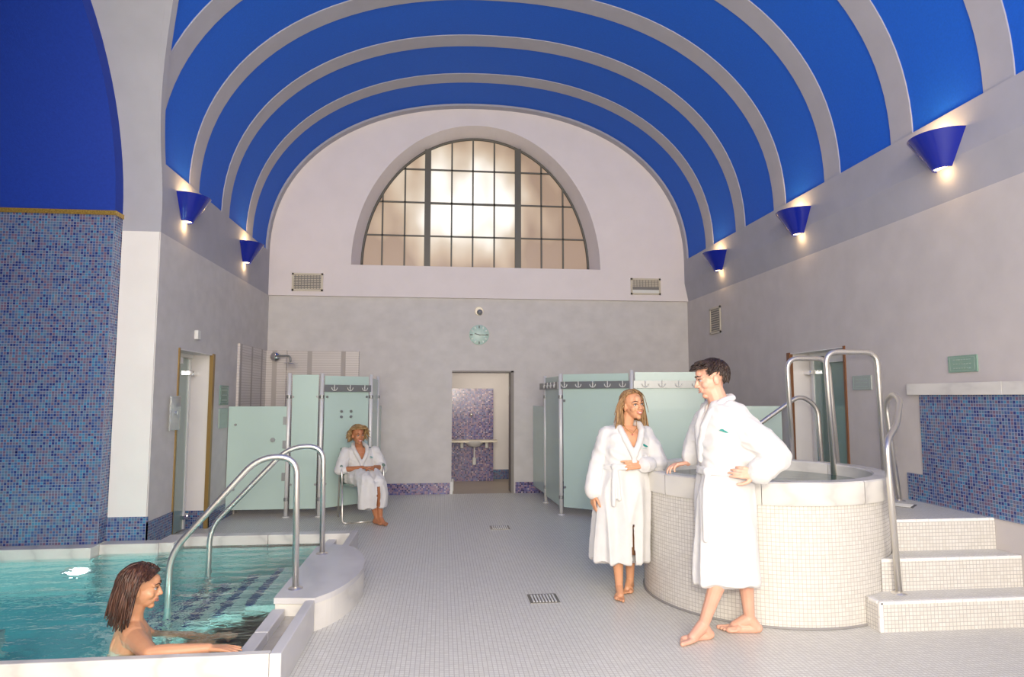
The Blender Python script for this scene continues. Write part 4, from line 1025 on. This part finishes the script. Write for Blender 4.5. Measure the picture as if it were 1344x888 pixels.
for a_, b_, q0, q1, r_ in ((RE, RW, .78, .93, .060), (LE, LW, .62, .80, .060)):
    Cf = Blob(); Cf.cap(a_.lerp(b_, q0), a_.lerp(b_, q1), r_, r_); Cf.build('cuff', M['terry'], t, .007, 2)
logo(t, (1.545, 4.945, 1.13), (1, .25, 0), (0, .15, 1), .028, rb)
Nk = MB(); Nk.tube([t.matrix_basis.inverted() @ V(p) for p in [(1.385, 5.03, 1.315), (1.40, 4.985, 1.26), (1.445, 4.958, 1.222), (1.49, 4.985, 1.262), (1.50, 5.03, 1.315)]], .002, 6)
Nk.build('necklace', M['gold'], t); b_ = Blob(); b_.ball((1.445, 4.952, 1.215), .007); b_.build('pendant', M['lips'], t, .002, 1)
# ---- chair and the seated woman
ch = thing('armchair', 'grey-green stacking armchair on thin steel legs under the seated woman', 'chair', (-.98, 8.42, 0)); 
ch.rotation_euler.z = math.radians(14)
def T(o): return o
sl = MB(); n = 14
prof = [(-.22, .455), (-.10, .44), (.06, .43), (.17, .44), (.215, .50), (.24, .62), (.27, .78), (.285, .86)]
for i, (y, z) in enumerate(prof):
    pass
sv = []; sf = []
for i, (y, z) in enumerate(prof):
    hw = .23 if i < 4 else .225
    for j in range(9):
        u = -1+2*j/8; b_ = (.05*u*u if i > 3 else .015*u*u); sv.append((u*hw, y-b_*(1 if i > 3 else 0), z+(b_ if i <= 3 else 0)))
sf = [(i*9+j, i*9+j+1, (i+1)*9+j+1, (i+1)*9+j) for i in range(len(prof)-1) for j in range(8)]
o = raw('seat', sv[:36], [f for f in sf if max(f) < 36], M['chair_green'], ch, smooth=True); md = o.modifiers.new('s', 'SOLIDIFY'); md.thickness = .014
o = raw('backrest', sv[27:], [tuple(i-27 for i in f) for f in sf if min(f) >= 27], M['chair_green'], ch, smooth=True); md = o.modifiers.new('s', 'SOLIDIFY'); md.thickness = .014
for s_ in (-1, 1):
    MB().tube(fillet([(s_*.235, .30, 0.0), (s_*.245, .12, .66), (s_*.25, -.16, .655), (s_*.245, -.22, .43)], .06), .011, 10).build('arm_frame', M['steel'], ch, smooth=True)
    MB().tube(fillet([(s_*.245, -.20, .46), (s_*.235, -.215, .012), (s_*.13, -.215, .012)], .04), .011, 10).build('leg', M['steel'], ch, smooth=True)
    MB().tube([(s_*.25, .1, .668), (s_*.252, -.15, .668)], .018, 10).build('armrest', M['chair_green'], ch, smooth=True)
MB().tube([(-.13, -.215, .012), (.13, -.215, .012)], .011, 10).build('stretcher', M['steel'], ch, smooth=True)
t = thing('person', 'seated blond woman in white bathrobe, hands in her lap, on the armchair', 'person', (-.98, 8.42, 0))
B = Blob()
F2 = V((math.sin(math.radians(22)), -math.cos(math.radians(22)), 0)); S2 = V((F2.y*-1, F2.x, 0))     # facing, her left (screen right)
S2 = V((-F2.y, F2.x, 0)); O = V((-.98, 8.42, 0))
def Q(s, f, z): return O+S2*s+F2*f+V((0, 0, z))
HC = Q(-.06, .05, 1.035); HR = frame(F2+V((.12, 0, -.12)), (-.05, 0, 1)); hk = .98
P = head(B, HC, HR, hk, True)
B.cap(Q(-.02, -.03, .86), Q(-.05, .025, .975), .048, .045)
B.loft([(Q(0, -.04, .46), .17, .13, math.radians(22)), (Q(0, -.06, .58), .15, .11, math.radians(22)), (Q(0, -.06, .72), .15, .11, math.radians(22)), (Q(-.01, -.04, .82), .15, .095, math.radians(22)), (Q(-.02, -.03, .875), .08, .06, math.radians(22))])
for s_, kx, fx in ((-1, -.06, .10), (1, .10, .13)):
    kn, an = Q(kx+.01, .42, .50), Q(fx, .36 if s_ < 0 else .40, .075)
    leg(B, Q(s_*.09, .0, .50), kn, an, .86); foot(B, an, F2*1+S2*.35, -s_, .88)
lsh, lel, lwr = Q(.17, -.02, .82), Q(.25, .06, .62), Q(.095, .25, .66)
rsh, rel, rwr = Q(-.19, -.02, .82), Q(-.27, .05, .62), Q(-.05, .26, .66)
arm(B, lsh, lel, lwr, .9); hand(B, lwr, -S2+F2*.3, V((0, 0, -1)), 1, (.4, .45, .5, .6), .9, .2)
arm(B, rsh, rel, rwr, .9); hand(B, rwr, S2+F2*.3, V((0, 0, -1)), -1, (.4, .45, .5, .6), .9, .2)
B.build('body', M['skin_deep'], t, .006, 4, fn=lambda p, n: V((p.x, p.y, max(p.z, .002))))
face(t, P, HR, hk, 1, M['hair_brown'])
hairdo(t, 'hair', M['hair_blond'], HC, HR, hk, 420, lambda d: d.z > -.35 and not (d.y > .25 and d.z < .55)  and not (d.y > .1 and d.z < -.1), lambda d: .10 if d.y < .2 else .07, r=(.085, .103, .095), thick=.008, seed=4, seg=5, flare=.1, lift=.4, side=1.0, back=.1, part=.3)
R_ = Blob(); an = math.radians(22)
R_.loft([(Q(0, -.02, .46), .21, .17, an), (Q(0, -.04, .56), .19, .15, an), (Q(0, -.05, .66), .175, .14, an), (Q(-.01, -.04, .76), .185, .135, an), (Q(-.02, -.03, .85), .155, .11, an), (Q(-.02, -.03, .89), .09, .075, an)])
R_.chain([lsh, lsh.lerp(lel, .5), lel, lel.lerp(lwr, .22)], [.068, .072, .068, .06]); R_.chain([rsh, rsh.lerp(rel, .5), rel, rel.lerp(rwr, .18)], [.068, .072, .068, .06])
R_.chain([Q(-.09, 0, .53), Q(-.07, .25, .545), Q(-.055, .42, .52)], [.12, .105, .09]); R_.chain([Q(.09, 0, .53), Q(.09, .25, .545), Q(.10, .41, .51)], [.12, .10, .075])
R_.loft([(Q(.04, .40, .20), .17, .095, an), (Q(.035, .41, .35), .175, .10, an), (Q(.02, .40, .50), .165, .10, an)])
R_.loft([(Q(-.02, .43, .205), .12, .05, an), (Q(-.01, .45, .5), .11, .06, an)])
def cutv(p):
    q_ = p-O; s_ = q_.dot(S2); f_ = q_.dot(F2)
    if f_ < 0: return False
    if p.z > .70: return abs(s_+.02) < (p.z-.70)*.42
    return p.z < .45 and f_ > .42 and abs(s_-.075) < .015
R_.build('bathrobe', M['terry'], t, .009, 4, fn=folds(.022, 2, 9, 1, .55), cut=cutv)
Cb = Blob()
for s_ in (-1, 1):
    Cb.chain([Q(-.02, -.11, .915), Q(-.02+s_*.065, -.08, .915), Q(-.02+s_*.085, 0, .885), Q(-.02+s_*.075, .065, .83), Q(-.02+s_*.045, .095, .77), Q(-.02+s_*.01, .10, .70), Q(-.02, .11, .64)], [.022, .024, .026, .026, .025, .022, .018])
Cb.build('collar', M['terry'], t, .007, 3)
logo(t, Q(.10, .097, .76), S2, (0, 0, 1), .022)
# ---- the woman in the pool, seen from behind her right shoulder, arm along the ledge
t = thing('person', 'bare-shouldered brunette bathing in the pool, arm along the marble ledge', 'person', (-1.7, 4.02, 0))
B = Blob()
HC = (-1.665, 4.02, .435); HR = frame((.97, .22, -.12), (0, 0, 1)); hk = 1.0
P = head(B, HC, HR, hk, True)
B.chain([(-1.71, 4.02, .23), (-1.70, 4.02, .30), (-1.675, 4.02, .37)], [.062, .05, .047])
an = math.radians(118)
B.loft([((-1.72, 4.08, -.32), .15, .12, an), ((-1.72, 4.07, -.15), .13, .105, an), ((-1.72, 4.06, .0), .145, .11, an), ((-1.72, 4.055, .12), .165, .105, an), ((-1.715, 4.05, .20), .155, .085, an), ((-1.71, 4.04, .245), .08, .06, an)])
sh = V((-1.655, 3.93, .195)); el = V((-1.485, 3.725, .178)); wr = V((-1.20, 3.745, .188))
B.chain([(-1.70, 4.0, .215), sh], [.062, .062])
arm(B, sh, el, wr, 1.12); hand(B, wr, (1, -.03, -.02), (0, 0, -1), 1, (.07, .1, .12, .14), .95, .3)
sh2 = V((-1.80, 4.19, .19)); arm(B, sh2, (-1.62, 4.34, -.02), (-1.38, 4.33, -.06), .98); hand(B, (-1.38, 4.33, -.06), (1, -.1, 0), (0, 0, -1), 1, (.1, .15, .2, .25), .95, .3); B.cap((-1.74, 4.12, .205), sh2, .06, .06)
leg(B, (-1.68, 4.02, -.30), (-1.37, 4.06, -.03), (-1.16, 4.12, -.22), .9); B.chain([(-1.16, 4.12, -.22), (-1.12, 4.11, -.30)], [.035, .03])
leg(B, (-1.72, 4.16, -.30), (-1.40, 4.24, -.06), (-1.17, 4.26, -.26), .9)
# shoulder blade and spine relief
B.ball((-1.765, 3.985, .12), (.035, .03, .07)); 
B.build('body', M['skin_tan'], t, .0045, 5)
face(t, P, HR, hk, 0, M['hair_brown'])
hairdo(t, 'hair', M['hair_brown'], HC, HR, hk, 900, lambda d: d.z > -.5 and not (d.y > .10+.25*max(0, d.z) and d.z < .62) and not (d.y > -.1 and d.z < -.05), lambda d: .19 if d.y < .1 else .12, r=(.090, .106, .099), thick=.007, seed=11, seg=8, flare=.05, sweep=(0, -.12, 0), curl=.25, side=.8, back=.2, lift=.25)
